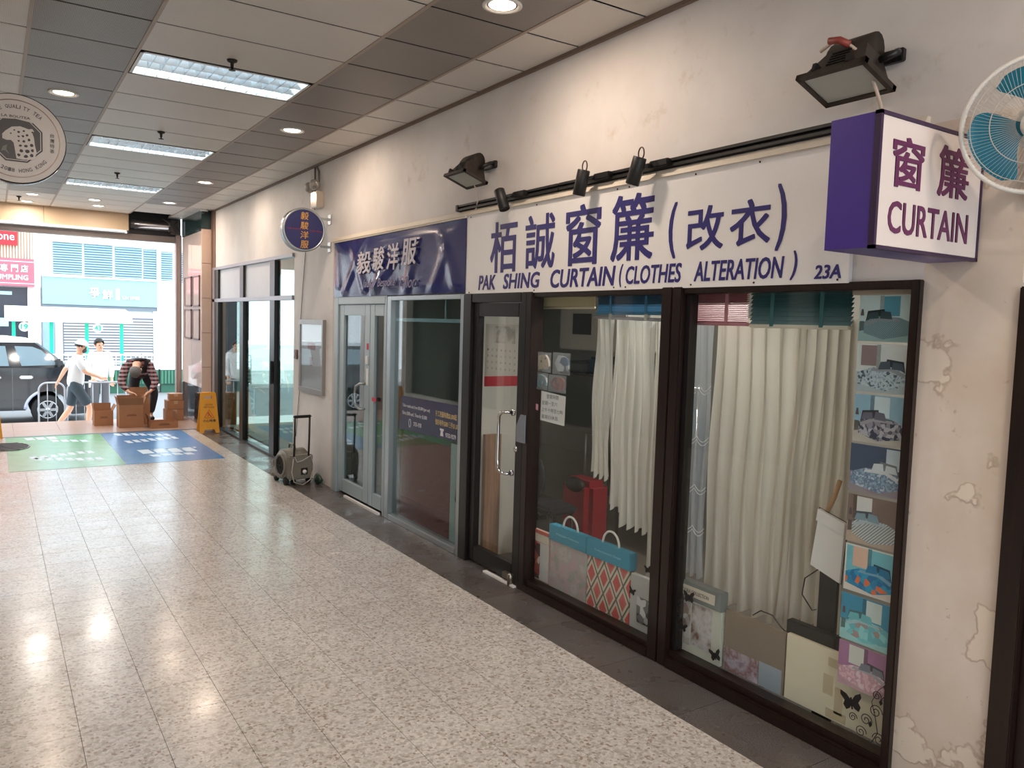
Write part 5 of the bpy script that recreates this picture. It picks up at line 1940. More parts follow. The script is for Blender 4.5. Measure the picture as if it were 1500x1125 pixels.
def caution(x, y, label, rz):
    t = thing('caution_sign', (x, y, 0), label, 'caution sign', 'wet floor signs', rotz=rz)
    YEL = M('yellow_plastic', (236, 160, 30), 0.4, 0, 0.04)
    for sgn, nm in ((-1, 'front_panel'), (1, 'rear_panel')):
        Tm = Matrix.Translation((0, sgn * 0.012, 0.61)) @ Matrix.Rotation(sgn * math.radians(13), 4, 'X') @ Matrix.Translation((0, 0, -0.62))
        b = B()
        for poly in ([(-0.145, 0), (-0.09, 0), (-0.07, 0.055), (0.07, 0.055), (0.09, 0), (0.145, 0), (0.115, 0.52), (-0.115, 0.52)],
                     [(-0.115, 0.52), (-0.06, 0.52), (-0.06, 0.575), (-0.112, 0.575)], [(0.06, 0.52), (0.115, 0.52), (0.112, 0.575), (0.06, 0.575)],
                     [(-0.112, 0.575), (0.112, 0.575), (0.108, 0.62), (-0.108, 0.62)]):
            b.prism(poly, 'Y', -0.008, 0.008, Tm)
        pn = obj(nm, b, YEL, t, local=True)
        if sgn == -1:
            fn = lambda x0, z0: (lambda u, v, tt: Tm @ Vector((x0 + u, -0.0085 - tt, z0 + v)))
            b = B()
            text_into(b, '小心地滑', 0.185, 0.042, fn(-0.092, 0.17), 0.02)
            obj('chinese_lettering', b, BLACKP, pn, local=True)
            for s_, z, w_ in (('CAUTION', 0.425, 0.11), ('WET FLOOR', 0.385, 0.15)):
                b = B()
                text_into(b, s_, w_, 0.026, fn(-w_ / 2, z), 0.01)
                obj('english_lettering', b, M('sign_red_brown', (150, 70, 30), 0.5), pn, local=True)
            b = B()
            tri_ = [(-0.07, 0.235), (0.07, 0.235), (0.0, 0.36)]
            b.tube([Tm @ Vector((u, -0.010, v)) for u, v in tri_], 0.0055, 6, True)
            b.tube([Tm @ Vector((u, -0.010, v)) for u, v in ((-0.012, 0.325), (0.0, 0.295), (0.022, 0.262), (0.035, 0.25))], 0.0055, 6)
            b.tube([Tm @ Vector((u, -0.010, v)) for u, v in ((-0.028, 0.300), (0.0, 0.295), (-0.02, 0.255))], 0.005, 6)
            obj('slipping_figure_triangle', b, M('warning_red', (200, 44, 30), 0.5), pn, local=True)
    b = B()
    b.tube([(-0.10, 0, 0.612), (0.10, 0, 0.612)], 0.012, 8)
    obj('hinge', b, YEL, t, local=True)
    return t


caution(2.77, 12.72, 'yellow wet floor sign standing by the stone pillar', -0.05)
caution(-0.06, 13.1, 'wet floor sign cut off at the left picture edge', 0.1)

# air mover
t = thing('air_mover', (2.74, 8.48, 0), 'grey plastic air mover with black pull handle by the white pier', 'air mover', rotz=0.14)
b = B()
n_ = 28
prof = []
for i in range(n_ + 1):          # snail outline in (y, z), nozzle towards +y at the bottom
    a = -PI / 2 - i / n_ * 1.55 * PI
    r = 0.165 + 0.012 * i / n_
    prof.append((r * math.cos(a), 0.205 + r * math.sin(a)))
prof = [(0.30, 0.045)] + prof + [(0.20, 0.17), (0.30, 0.115)]
prof[1:2] = []
bm = bmesh.new()
for sx_ in (-0.14, 0.14):
    for (y, z) in prof:
        bm.verts.new((sx_, y, z))
bm.verts.ensure_lookup_table()
npf = len(prof)
bm.faces.new([bm.verts[i] for i in range(npf)])
bm.faces.new([bm.verts[npf + i] for i in range(npf - 1, -1, -1)])
for i in range(npf):
    bm.faces.new([bm.verts[i], bm.verts[(i + 1) % npf], bm.verts[npf + (i + 1) % npf], bm.verts[npf + i]])
bmesh.ops.recalc_face_normals(bm, faces=bm.faces[:])
side_edges = [e for e in bm.edges if abs(e.verts[0].co.x - e.verts[1].co.x) < 1e-6]
bmesh.ops.bevel(bm, geom=side_edges, offset=0.025, segments=3, affect='EDGES')
bm.verts.index_update()
b._add([v.co.copy() for v in bm.verts], [tuple(v.index for v in f.verts) for f in bm.faces], True)
bm.free()
obj('housing', b, GREYP, t, local=True)
b = B()
b.rbox(-0.135, 0.135, -0.205, -0.12, 0.07, 0.33, 0.012)
obj('back_panel', b, GREYP, t, local=True)
b = B()
b.lathe([(0.125, 0.0), (0.125, 0.02), (0.105, 0.024), (0.10, 0.004)], 28, Matrix.Translation((-0.14, 0, 0.205)) @ Matrix.Rotation(-PI / 2, 4, 'Y'))
obj('intake_ring', b, GREYP, t, local=True)
b = B()
b.lathe([(1e-6, 0.008), (0.102, 0.008)], 24, Matrix.Translation((-0.14, 0, 0.205)) @ Matrix.Rotation(-PI / 2, 4, 'Y'), False)
obj('intake_dark', b, BLACKP, t, local=True)
b = B()
for rr in (0.03, 0.05, 0.07, 0.09):
    b.tube([(-0.152, rr * math.cos(a), 0.205 + rr * math.sin(a)) for a in [2 * PI * i / 24 for i in range(24)]], 0.0025, 5, True)
for i in range(6):
    a = PI * i / 6
    b.tube([(-0.153, 0.1 * math.cos(a), 0.205 + 0.1 * math.sin(a)), (-0.153, -0.1 * math.cos(a), 0.205 - 0.1 * math.sin(a))], 0.0025, 5)
obj('intake_grille', b, STEELD, t, local=True)
b = B()
b.rbox(-0.15, 0.13, 0.17, 0.33, 0.04, 0.115, 0.03)
obj('nozzle', b, GREYP, t, local=True)
for sx_ in (-0.085, 0.085):
    b = B()
    b.tube([(sx_, -0.19, 0.28), (sx_, -0.205, 0.55), (sx_, -0.21, 0.745)], 0.011, 8)
    obj('handle_tube', b, BLACKP, t, local=True)
b = B()
b.rbox(-0.105, 0.105, -0.225, -0.195, 0.735, 0.765, 0.01)
obj('handle_grip', b, BLACKP, t, local=True)
b = B()
b.tube([(-0.02, -0.08, 0.37), (-0.02, -0.07, 0.42), (-0.02, 0.04, 0.43), (-0.02, 0.06, 0.385)], 0.013, 8)
obj('carry_handle', b, GREYP, t, local=True)
b = B()
b.lathe([(0.024, 0), (0.020, 0.02), (1e-6, 0.022)], 16, Matrix.Translation((0.03, -0.205, 0.15)) @ Matrix.Rotation(PI / 2, 4, 'X'))
obj('switch_knob', b, WHITEPLAST, t, local=True)
b = B()
b.rbox(-0.01, 0.07, -0.208, -0.2, 0.115, 0.19, 0.003)
obj('switch_plate', b, BLACKP, t, local=True)
b = B()
b.tube([(-0.10, -0.215, 0.30), (-0.125, -0.225, 0.16), (-0.10, -0.23, 0.05), (0.0, -0.235, 0.012), (0.09, -0.23, 0.06), (0.135, -0.22, 0.2), (0.10, -0.215, 0.32), (0.0, -0.215, 0.27), (-0.06, -0.215, 0.26), (-0.09, -0.215, 0.32)], 0.006, 6)
obj('power_cord', b, M('pale_cord', (176, 170, 160), 0.5), t, local=True)
for (x, y) in ((-0.13, -0.10), (0.13, -0.10), (-0.10, 0.2), (0.10, 0.2)):
    b = B()
    b.lathe([(0.042, -0.015), (0.042, 0.015)], 16, Matrix.Translation((x, y, 0.042)) @ Matrix.Rotation(PI / 2, 4, 'Y'))
    obj('wheel', b, RUBBER, t, local=True)
b = B()
random.seed(3)
b.grid(lambda u, v: (2.952 + 0.042 * math.sin(PI * v) * math.cos(2 * PI * u) * (1 + .25 * math.sin(7 * u + 3 * v)), 8.30 + 0.085 * math.sin(PI * v) * math.sin(2 * PI * u) * (1 + .25 * math.sin(9 * u)), 0.001 + 0.10 * (1 - math.cos(PI * v)) / 2 * (1 + .2 * math.sin(11 * u))), 20, 10)
obj('plastic_bag', b, M('dark_green_plastic', (40, 62, 48), 0.3), label='crumpled dark green plastic bag beside the air mover', cat='bag')


# cardboard boxes
def carton(x0, x1, y0, y1, h_, label, flaps=(), closed=False, z0=0.0, rz=0.0):
    cx, cy = (x0 + x1) / 2, (y0 + y1) / 2
    t = thing('cardboard_box', (cx, cy, z0), label, 'cardboard box', 'cardboard boxes by the street opening', rotz=rz)
    a, c = (x1 - x0) / 2, (y1 - y0) / 2
    w_ = 0.008
    b = B()
    if closed:
        b.rbox(-a, a, -c, c, 0.001, h_, 0.006)
    else:
        b.box(-a, a, -c, c, 0.001, 0.012)
        b.box(-a, a, -c, -c + w_, 0.012, h_)
        b.box(-a, a, c - w_, c, 0.012, h_)
        b.box(-a, -a + w_, -c + w_, c - w_, 0.012, h_)
        b.box(a - w_, a, -c + w_, c - w_, 0.012, h_)
    obj('body', b, CARDB, t, local=True)
    for (side, ang, L) in flaps:
        b = B()
        if side in 'FB':
            s = -1 if side == 'F' else 1
            b.box(-a, a, 0, s * L if s > 0 else 0.006, 0, 0.006) if False else b.box(-a + .004, a - .004, -0.003, 0.003, 0, L, Matrix.Translation((0, s * (c - 0.004), h_)) @ Matrix.Rotation(-s * ang, 4, 'X'))
        else:
            s = -1 if side == 'L' else 1
            b.box(-0.003, 0.003, -c + .004, c - .004, 0, L, Matrix.Translation((s * (a - 0.004), 0, h_)) @ Matrix.Rotation(s * ang, 4, 'Y'))
        obj('flap', b, CARDB2, t, local=True)
    if closed:
        b = B()
        b.box(-a - .001, a + .001, -0.03, 0.03, h_ - 0.001, h_ + 0.001)
        b.box(-0.03, 0.03, -c - 0.001, -c, h_ * 0.6, h_)
        obj('tape', b, M('packing_tape', (190, 158, 120), 0.3), t, local=True)
    else:
        b = B()
        b.box(-a * .4, a * .4, -c - .0015, -c, h_ * .52, h_ * .52 + 0.012)
        b.box(-a * .3, a * .35, -c - .0015, -c, h_ * .52 + 0.02, h_ * .52 + 0.028)
        obj('smudged_print', b, M('box_ink', (112, 76, 54), 0.6), t, local=True, kind='stuff')
    return t


carton(1.33, 1.60, 14.0, 14.30, 0.24, 'open cardboard box at the left end of the row', (('B', 0.15, .10), ('F', -2.4, .10), ('R', .5, .10), ('L', .15, .10)))
carton(1.64, 1.99, 13.62, 13.95, 0.36, 'large open cardboard box with flaps up in front of the bending man', (('B', 0.1, .13), ('F', 0.15, .12), ('R', .35, .13), ('L', .25, .13)))
carton(1.86, 2.14, 14.00, 14.22, 0.50, 'tall upright cardboard box under the bending man\'s hands', (('B', 0.5, .1), ('R', .8, .08)))
carton(2.06, 2.46, 13.40, 13.72, 0.10, 'flat cardboard carton lying in front of the other boxes', (('L', 0.3, .12), ('R', -0.15, .16)))
carton(2.44, 2.72, 14.30, 14.62, 0.19, 'bottom box of the stack beside the pillar', closed=True)
carton(2.46, 2.72, 14.31, 14.60, 0.15, 'middle box of the stack beside the pillar', closed=True, z0=0.192, rz=0.03)
carton(2.50, 2.71, 14.33, 14.57, 0.11, 'top box of the stack beside the pillar', closed=True, z0=0.345, rz=-0.04)

# ================================================================== people
def skinned(name, verts, edges, radii, mat, parent=None, root=0, sub=2):
    me = bpy.data.meshes.new(name)
    sh = base_of(parent) if parent is not None else Vector((0, 0, 0))
    me.from_pydata([Vector(v) - sh for v in verts], edges, [])
    o = bpy.data.objects.new('tmp', me)
    COL.objects.link(o)
    md = o.modifiers.new('s', 'SKIN')
    md.use_smooth_shade = True
    for i, sv in enumerate(me.skin_vertices[0].data):
        r = radii[i]
        sv.radius = r if isinstance(r, tuple) else (r, r)
        sv.use_root = (i == root)
    o.modifiers.new('b', 'SUBSURF').levels = sub
    dg = bpy.context.evaluated_depsgraph_get()
    me2 = bpy.data.meshes.new_from_object(o.evaluated_get(dg))
    me2.name = name
    bpy.data.objects.remove(o)
    me2.materials.clear()
    me2.materials.append(mat)
    for p in me2.polygons:
        p.use_smooth = True
    ob = bpy.data.objects.new(name, me2)
    COL.objects.link(ob)
    ob.parent = parent
    return ob


def figure(label, base, J, shirt, lower, hairm, shoe, sleeve=0.5, shorts=False, vest=None, facing=(0, -1, 0), hair_kind='short', mask=None, cap=None):
    """J: dict of joints. body is one continuous skin mesh; clothes, hair and shoes are children"""
    t = thing('person', base, label, 'person')
    V, E, Rr = [], [], []
    idx = {}

    def add(n, p, r, to=None):
        idx[n] = len(V)
        V.append(Vector(p))
        Rr.append(r)
        if to:
            E.append((idx[to], idx[n]))
    L = lambda a, b_, f: Vector(J[a]).lerp(Vector(J[b_]), f)
    add('pelvis', J['pelvis'], .085)
    add('waist', L('pelvis', 'chest', .5), .085, 'pelvis')
    add('chest', J['chest'], .098, 'waist')
    add('neck0', J['neck'], .058, 'chest')
    hd = Vector(J['head'])
    nk = Vector(J['neck'])
    upv = (hd - nk).normalized()
    add('jaw', nk.lerp(hd, .55), .062, 'neck0')
    add('skull', hd, (.078, .088), 'jaw')
    add('crown', hd + upv * .075, .062, 'skull')
    f = Vector(facing).normalized()
    for s in 'lr':
        add('sh' + s, J['sh' + s], .046, 'chest')
        add('el' + s, J['el' + s], .040, 'sh' + s)
        add('fa' + s, L('el' + s, 'wr' + s, .4), .036, 'el' + s)
        add('wr' + s, J['wr' + s], .024, 'fa' + s)
        hdir = (Vector(J['wr' + s]) - Vector(J['el' + s])).normalized()
        hdir = Vector(J.get('hd' + s, hdir)).normalized()
        side = hdir.cross(f)
        side = side.normalized() if side.length > .1 else hdir.orthogonal().normalized()
        curl = side.cross(hdir).normalized()
        pm = Vector(J['wr' + s]) + hdir * .05
        add('pm' + s, pm, (.020, .034), 'wr' + s)
        for q in range(4):
            o_ = (q - 1.5) * .019
            ln = (.062, .072, .068, .054)[q]
            k0 = pm + hdir * .045 + side * o_
            add('k%d%s' % (q, s), k0, .0095, 'pm' + s)
            add('m%d%s' % (q, s), k0 + hdir * ln * .5 + curl * .008, .0085, 'k%d%s' % (q, s))
            add('t%d%s' % (q, s), k0 + hdir * ln * .85 + curl * .03, .007, 'm%d%s' % (q, s))
        sg = 1 if s == 'l' else -1
        add('tb' + s, pm + side * .036 * sg + hdir * .008, .011, 'pm' + s)
        add('tt' + s, pm + side * .058 * sg + hdir * .042 + curl * .012, .009, 'tb' + s)
        add('hp' + s, J['hp' + s], .066, 'pelvis')
        add('th' + s, L('hp' + s, 'kn' + s, .45), .064, 'hp' + s)
        add('kn' + s, J['kn' + s], .052, 'th' + s)
        add('cf' + s, L('kn' + s, 'an' + s, .35), .055, 'kn' + s)
        add('an' + s, J['an' + s], .034, 'cf' + s)
        add('to' + s, J['to' + s], .032, 'an' + s)
    body = skinned('body', V, E, Rr, SKIN, t)
    # face
    fs = (f - upv * f.dot(upv)).normalized()
    sd = upv.cross(fs)
    b = B()
    b.ball(hd + fs * .088 - upv * .012, (.013, .013, .018), 8, 6)
    obj('nose', b, SKIN, t)
    for s in (-1, 1):
        b = B()
        b.ball(hd + fs * .078 + sd * s * .032 + upv * .012, .010, 8, 6)
        obj('eye', b, M('eye_dark', (40, 32, 28), 0.3), t)
        b = B()
        b.ball(hd + sd * s * .083 - upv * .002, (.014, .016, .026), 8, 6)
        obj('ear', b, SKIN, t)
    b = B()
    if mask is not None:
        b.ball(hd + fs * .052 - upv * .045, (.055, .055, .05), 12, 8)
        obj('face_mask', b, mask, t)
    else:
        b.ball(hd + fs * .080 - upv * .048, (.022, .012, .007), 8, 6)
        obj('mouth', b, M('lips', (160, 92, 86), 0.5), t)
    # hair
    rot = Matrix((sd, fs, upv)).transposed().to_4x4()
    rot.translation = hd
    b = B()

    def hf(u, v):
        a = 2 * PI * u
        el = PI / 2 - v * (PI * (.56 if math.sin(a) < .3 else .34))
        q = Vector((.091 * math.cos(el) * math.cos(a), .103 * math.cos(el) * math.sin(a) - .006, .028 + .112 * math.sin(el)))
        return rot @ q
    b.grid(hf, 24, 10)
    obj('hair', b, hairm, t)
    if cap is not None:
        b = B()

        def cf(u, v):
            a = 2 * PI * u
            el = PI / 2 - v * PI * .46
            return rot @ Vector((.099 * math.cos(el) * math.cos(a), .111 * math.cos(el) * math.sin(a), .036 + .112 * math.sin(el)))
        b.grid(cf, 24, 8)
        cp = obj('cap', b, cap, t)
        b = B()
        b.grid(lambda u, v: rot @ Vector((.085 * math.cos(PI * u), .10 + v * .075 * math.sin(PI * u), .045 - .012 * v)), 14, 4)
        obj('cap_brim', b, cap, cp)
    # shirt with sleeves
    dn = (Vector(J['pelvis']) - Vector(J['chest'])).normalized()
    SV = [Vector(J['pelvis']) + dn * .09, L('pelvis', 'chest', .5), J['chest'], Vector(J['chest']).lerp(nk, .98)]
    SE = [(0, 1), (1, 2), (2, 3)]
    SR = [.165, .148, .162, .078]
    for s in 'lr':
        k0 = len(SV)
        SV += [J['sh' + s], L('sh' + s, 'el' + s, min(1, sleeve * 2))]
        SR += [.080, .066]
        SE += [(2, k0), (k0, k0 + 1)]
        if sleeve > .5:
            SV.append(L('el' + s, 'wr' + s, .85))
            SR.append(.040)
            SE.append((k0 + 1, k0 + 2))
    skinned('shirt', SV, SE, SR, shirt, t)
    if vest is not None:
        VV = [Vector(J['pelvis']) + dn * .05, L('pelvis', 'chest', .5), J['chest'], Vector(J['chest']).lerp(nk, .9), L('chest', 'shl', .9), L('chest', 'shr', .9)]
        skinned('vest', VV, [(0, 1), (1, 2), (2, 3), (2, 4), (2, 5)], [.182, .172, .180, .112, .104, .104], vest, t)
    # trousers or shorts
    PV = [Vector(J['pelvis']) - dn * .11, J['pelvis']]
    PE = [(0, 1)]
    PR = [.128, .158]
    for s in 'lr':
        k0 = len(PV)
        end = L('hp' + s, 'kn' + s, .92) if shorts else L('kn' + s, 'an' + s, .93)
        PV += [J['hp' + s], L('hp' + s, 'kn' + s, .45)]
        PR += [.108, .092]
        PE += [(1, k0), (k0, k0 + 1)]
        if shorts:
            PV.append(end)
            PR.append(.092)
            PE.append((k0 + 1, k0 + 2))
        else:
            PV += [J['kn' + s], end]
            PR += [.070, .056]
            PE += [(k0 + 1, k0 + 2), (k0 + 2, k0 + 3)]
    skinned('shorts' if shorts else 'trousers', PV, PE, PR, lower, t, 1)
    for s in 'lr':
        an, to = Vector(J['an' + s]), Vector(J['to' + s])
        d = (to - an)
        skinned('shoe', [an + Vector((0, 0, -.02)) - d * .3, an.lerp(to, .4) + Vector((0, 0, -.025)), to + d * .12 + Vector((0, 0, -.006))], [(0, 1), (1, 2)], [.046, .046, .036], shoe, t)
    return t


# man bending over the boxes: hips back towards the street, head and arms down over the tall box
figure('man in checked shirt and black vest bending over the cardboard boxes', (2.08, 14.58, 0), dict(
    pelvis=(2.10, 14.66, 0.80), chest=(2.02, 14.40, 1.00), neck=(1.985, 14.285, 0.985), head=(1.955, 14.185, 0.875),
    shl=(1.83, 14.36, 0.92), shr=(2.19, 14.35, 0.93), ell=(1.74, 14.22, 0.66), elr=(2.27, 14.25, 0.67), wrl=(1.84, 14.06, 0.52), wrr=(2.16, 14.08, 0.52),
    hdl=(.35, -.3, -.1), hdr=(-.35, -.3, -.1),
    hpl=(2.00, 14.66, 0.76), hpr=(2.20, 14.66, 0.76), knl=(1.97, 14.52, 0.44), knr=(2.30, 14.56, 0.44), anl=(1.95, 14.60, 0.08), anr=(2.24, 14.60, 0.08), tol=(1.93, 14.46, 0.045), tor=(2.25, 14.44, 0.045)),
    mat_plaid(), M('charcoal_trousers', (44, 44, 52), 0.85), M('grey_hair', (112, 110, 110), 0.7, 0, 0.2, 60), M('black_shoe', (24, 24, 26), 0.5), 1.0, False, M('black_vest', (26, 26, 30), 0.8), (-0.15, -0.55, -0.85))

PZ = -0.40   # street pavement level
figure('pedestrian in pale T-shirt, dark shorts and white cap striding past the barrier', (1.28, 16.0, PZ), dict(
    pelvis=(1.22, 16.0, 0.50), chest=(1.26, 16.0, 0.86), neck=(1.29, 16.0, 1.04), head=(1.32, 15.99, 1.17),
    shl=(1.26, 15.84, 0.97), shr=(1.25, 16.16, 0.97), ell=(1.36, 15.78, 0.74), elr=(1.08, 16.22, 0.76), wrl=(1.56, 15.80, 0.66), wrr=(0.98, 16.24, 0.56),
    hpl=(1.22, 15.90, 0.47), hpr=(1.22, 16.10, 0.47), knl=(1.44, 15.90, 0.11), knr=(1.15, 16.10, 0.07), anl=(1.40, 15.90, PZ + .10), anr=(0.93, 16.10, PZ + .16), tol=(1.54, 15.90, PZ + .07), tor=(1.04, 16.10, PZ + .06)),
    M('pale_grey_tee', (206, 210, 214), 0.85), M('dark_shorts', (52, 66, 76), 0.85), M('black_hair', (34, 30, 30), 0.6), M('white_shoe', (220, 220, 220), 0.5), 0.45, True, None, (1, -0.15, -0.05), mask=M('mask_dark', (70, 74, 84), 0.7), cap=M('white_cap', (232, 232, 232), 0.8))
figure('person in white top standing behind the metal barrier', (1.74, 17.2, PZ), dict(
    pelvis=(1.74, 17.2, 0.50), chest=(1.74, 17.2, 0.86), neck=(1.74, 17.2, 1.04), head=(1.73, 17.18, 1.17),
    shl=(1.58, 17.2, 0.98), shr=(1.90, 17.2, 0.98), ell=(1.55, 17.22, 0.72), elr=(1.94, 17.22, 0.72), wrl=(1.60, 17.05, 0.56), wrr=(1.93, 17.1, 0.50),
    hpl=(1.65, 17.2, 0.47), hpr=(1.83, 17.2, 0.47), knl=(1.65, 17.19, 0.06), knr=(1.83, 17.19, 0.06), anl=(1.65, 17.22, PZ + .08), anr=(1.83, 17.22, PZ + .08), tol=(1.65, 17.08, PZ + .045), tor=(1.83, 17.08, PZ + .045)),
    M('white_top', (230, 230, 232), 0.85), M('grey_trousers', (96, 98, 104), 0.85), M('black_hair', (34, 30, 30), 0.6), M('black_shoe', (24, 24, 26), 0.5), 1.0, False, None, (0.3, -1, 0))

# ================================================================== the street
b = B()
b.box(-14, 16, 14.82, 17.7, -1.0, PZ)
obj('floor_pavement', b, PAVE, kind='structure', label='pale street pavement below the arcade steps', cat='pavement')
b = B()
b.prism([(14.82, -0.006), (15.10, -0.14), (15.10, -0.14), (15.4, -0.28), (15.7, PZ), (14.82, PZ)], 'X', -1.0, 2.9)
obj('floor_ramp', b, M('ramp_concrete', (214, 210, 206), 0.6), kind='structure', label='pale ramp down to the street', cat='ramp')
SZ = -0.60
b = B()
b.box(-30, 40, 17.7, 27.0, -1.2, SZ)
obj('floor_road', b, ASPH, kind='structure', label='asphalt road in front of the arcade', cat='road')
b = B()
b.box(-30, 40, 27.0, 34.0, -1.2, -0.46)
obj('floor_far_pavement', b, PAVE, kind='structure', label='pavement on the far side of the road', cat='pavement')

b = B()
b.box(-14, 16, -20, -4.0, -1.0, -0.02)
obj('floor_near_pavement', b, PAVE, kind='structure', label='pale pavement outside the arcade behind the viewer', cat='pavement')

# car
car = thing('car', (-0.3, 20.1, SZ), 'black taxi with sky glare painted on its roof waiting at the kerb', 'car')
CARB = M('car_black_paint', (34, 38, 44), 0.08, 0.0, 0.05, 3, spec=0.9)
CGL = M('car_glass', (120, 140, 150), 0.03, 0.0, 0.1, 2, spec=1.0)
CWH = M('car_roof_sky_glare', (214, 220, 224), 0.15)  # bright sky reflection on the roof, put into its base colour
y0, y1 = 19.3, 20.95
wz = SZ + 0.31
WH = [(-1.79, wz), (0.96, wz)]
low = [(-2.62, -0.30), (-2.66, 0.25), (-2.55, 0.60), (1.36, 0.60), (1.72, 0.47), (1.88, 0.25), (1.92, -0.05), (1.86, -0.38)]
bot = []
for (wx, wz_) in reversed(WH):
    bot += [(wx + 0.40 * math.cos(a), max(-0.40, wz_ + 0.40 * math.sin(a))) for a in [PI * i / 10 for i in range(11)]]
b = B()
b.prism(low + [(1.4, -0.40)] + bot + [(-2.3, -0.40)], 'Y', y0, y1)
obj('body', b, CARB, car)
b = B()
lo4 = [(-2.55, y0 + .01, 0.60), (1.36, y0 + .01, 0.60), (1.36, y1 - .01, 0.60), (-2.55, y1 - .01, 0.60)]
hi4 = [(-2.30, y0 + .14, 1.13), (0.74, y0 + .14, 1.13), (0.74, y1 - .14, 1.13), (-2.30, y1 - .14, 1.13)]
b._add(lo4 + hi4, [(0, 1, 2, 3), (4, 5, 6, 7)] + [(i, (i + 1) % 4, 4 + (i + 1) % 4, 4 + i) for i in range(4)])
obj('cabin', b, CARB, car)
b = B()
rf = [(-2.34, 1.125), (-2.2, 1.20), (0.2, 1.235), (0.62, 1.19), (0.80, 1.125)]
b.prism(rf, 'Y', y0 + .12, y1 - .12)
obj('roof', b, CWH, car)


def side_glass(pts, nm):
    b = B()
    q = lambda x, z, d: (x, y0 + .01 + .13 * (z - .60) / .53 - d, z)
    n = len(pts)
    b._add([q(x, z, .006) for x, z in pts] + [q(x, z, -.01) for x, z in pts], [tuple(range(n)), tuple(range(2 * n - 1, n - 1, -1))] + [(i, (i + 1) % n, n + (i + 1) % n, n + i) for i in range(n)])
    return obj(nm, b, CGL, car)


side_glass([(0.50, 0.64), (1.16, 0.66), (0.86, 0.97), (0.70, 1.04), (0.38, 1.05)], 'front_side_window')
side_glass([(-0.75, 0.64), (0.28, 0.64), (0.22, 1.05), (-0.70, 1.05)], 'rear_side_window')
side_glass([(-2.2, 0.66), (-0.95, 0.64), (-0.95, 1.05), (-2.1, 1.03)], 'quarter_window')
b = B()
q4 = [(1.34, y0 + .12, 0.63), (1.34, y1 - .12, 0.63), (0.80, y1 - .2, 1.10), (0.80, y0 + .2, 1.10)]
b._add([Vector(p) + Vector((.012, 0, .012)) for p in q4] + [Vector(p) - Vector((.02, 0, .02)) for p in q4], [(0, 1, 2, 3), (4, 5, 6, 7)] + [(i, (i + 1) % 4, 4 + (i + 1) % 4, 4 + i) for i in range(4)])
obj('windscreen', b, CGL, car)
for x in (0.58, 0.02):
    b = B()
    b.rbox(x - 0.12, x + 0.12, y0 - 0.03, y0 + 0.01, 0.37, 0.44, 0.02)
    obj('door_handle', b, M('handle_silver', (206, 210, 214), 0.15, 0.7), car)
b = B()
for x in (-0.85, 0.33):
    b.box(x, x + 0.010, y0 - 0.003, y0 + 0.005, -0.30, 0.60)
obj('door_gaps', b, M('gap_grey', (90, 94, 98), 0.4), car)
b = B()
b.rbox(1.10, 1.24, y0 - 0.17, y0 + 0.02, 0.62, 0.80, 0.04)
obj('wing_mirror', b, CARB, car)
b = B()
b.rbox(1.70, 1.90, y0 - 0.004, y0 + 0.12, 0.14, 0.36, 0.03)
obj('headlamp', b, M('headlamp_glass', (214, 220, 224), 0.1), car)
b = B()
b.tube([(0.96 + 0.41 * math.cos(a), y0 - 0.006, wz + 0.41 * math.sin(a)) for a in [PI * .62 + PI * .36 * i / 8 for i in range(9)]], 0.03, 8)
obj('arch_trim', b, M('arch_lilac_grey', (176, 180, 206), 0.3), car)
for (wx, wz_) in WH:
    for yy_ in (y0 + 0.02, y1 - 0.22):
        b = B()
        b.lathe([(0.20, 0.0), (0.29, 0.0), (0.31, 0.03), (0.31, 0.17), (0.29, 0.20), (0.20, 0.20)], 28, Matrix.Translation((wx, yy_ + .20, wz_)) @ Matrix.Rotation(PI / 2, 4, 'X'))
        wl_ = obj('wheel', b, RUBBER, car)
        b = B()
        b.lathe([(0.195, 0.0), (0.195, 0.02), (0.17, 0.025), (0.17, 0.005)], 24, Matrix.Translation((wx, yy_ + .015, wz_)) @ Matrix.Rotation(PI / 2, 4, 'X'))
        for i in range(6):
            a = 2 * PI * i / 6
            b.box(0.03, 0.18, -0.028, 0.028, -0.012, 0.012, Matrix.Translation((wx, yy_, wz_)) @ Matrix.Rotation(PI / 2, 4, 'X') @ Matrix.Rotation(a, 4, 'Z'))
        b.lathe([(0.05, -0.01), (0.045, 0.02), (1e-6, 0.022)], 14, Matrix.Translation((wx, yy_, wz_)) @ Matrix.Rotation(PI / 2, 4, 'X'))
        obj('rim', b, M('rim_silver', (176, 180, 184), 0.25, 0.8), wl_)


# crowd barriers
def barrier(x0, x1, y, label):
    t = thing('crowd_barrier', ((x0 + x1) / 2, y, PZ), label, 'barrier', 'metal crowd barriers')
    r = 0.14
    pts = [(x0, y, PZ + .02), (x0, y, 0.47 - r)] + [(x0 + r - r * math.cos(a), y, 0.47 - r + r * math.sin(a)) for a in [PI / 2 * i / 5 for i in range(1, 6)]]
    pts += [(x1 - r + r * math.sin(a), y, 0.47 - r + r * math.cos(a)) for a in [PI / 2 * i / 5 for i in range(0, 6)]] + [(x1, y, PZ + .02)]
    b = B()
    b.tube(pts, 0.016, 8)
    b.tube([(x0, y, PZ + .12), (x1, y, PZ + .12)], 0.014, 8)
    GALV = M('galvanised_steel', (168, 172, 178), 0.35, 0.7)
    obj('frame', b, GALV, t)
    n = int((x1 - x0) / .13)
    for i in range(1, n):
        x = x0 + (x1 - x0) * i / n
        b = B()
        b.tube([(x, y, PZ + .12), (x, y, 0.46)], 0.008, 6)
        obj('bar', b, GALV, t)
    for x in (x0 + .12, x1 - .12):
        b = B()
        b.tube([(x, y - .25, PZ + .012), (x, y, PZ + .06), (x, y + .25, PZ + .012)], 0.012, 6)
        obj('foot', b, GALV, t)


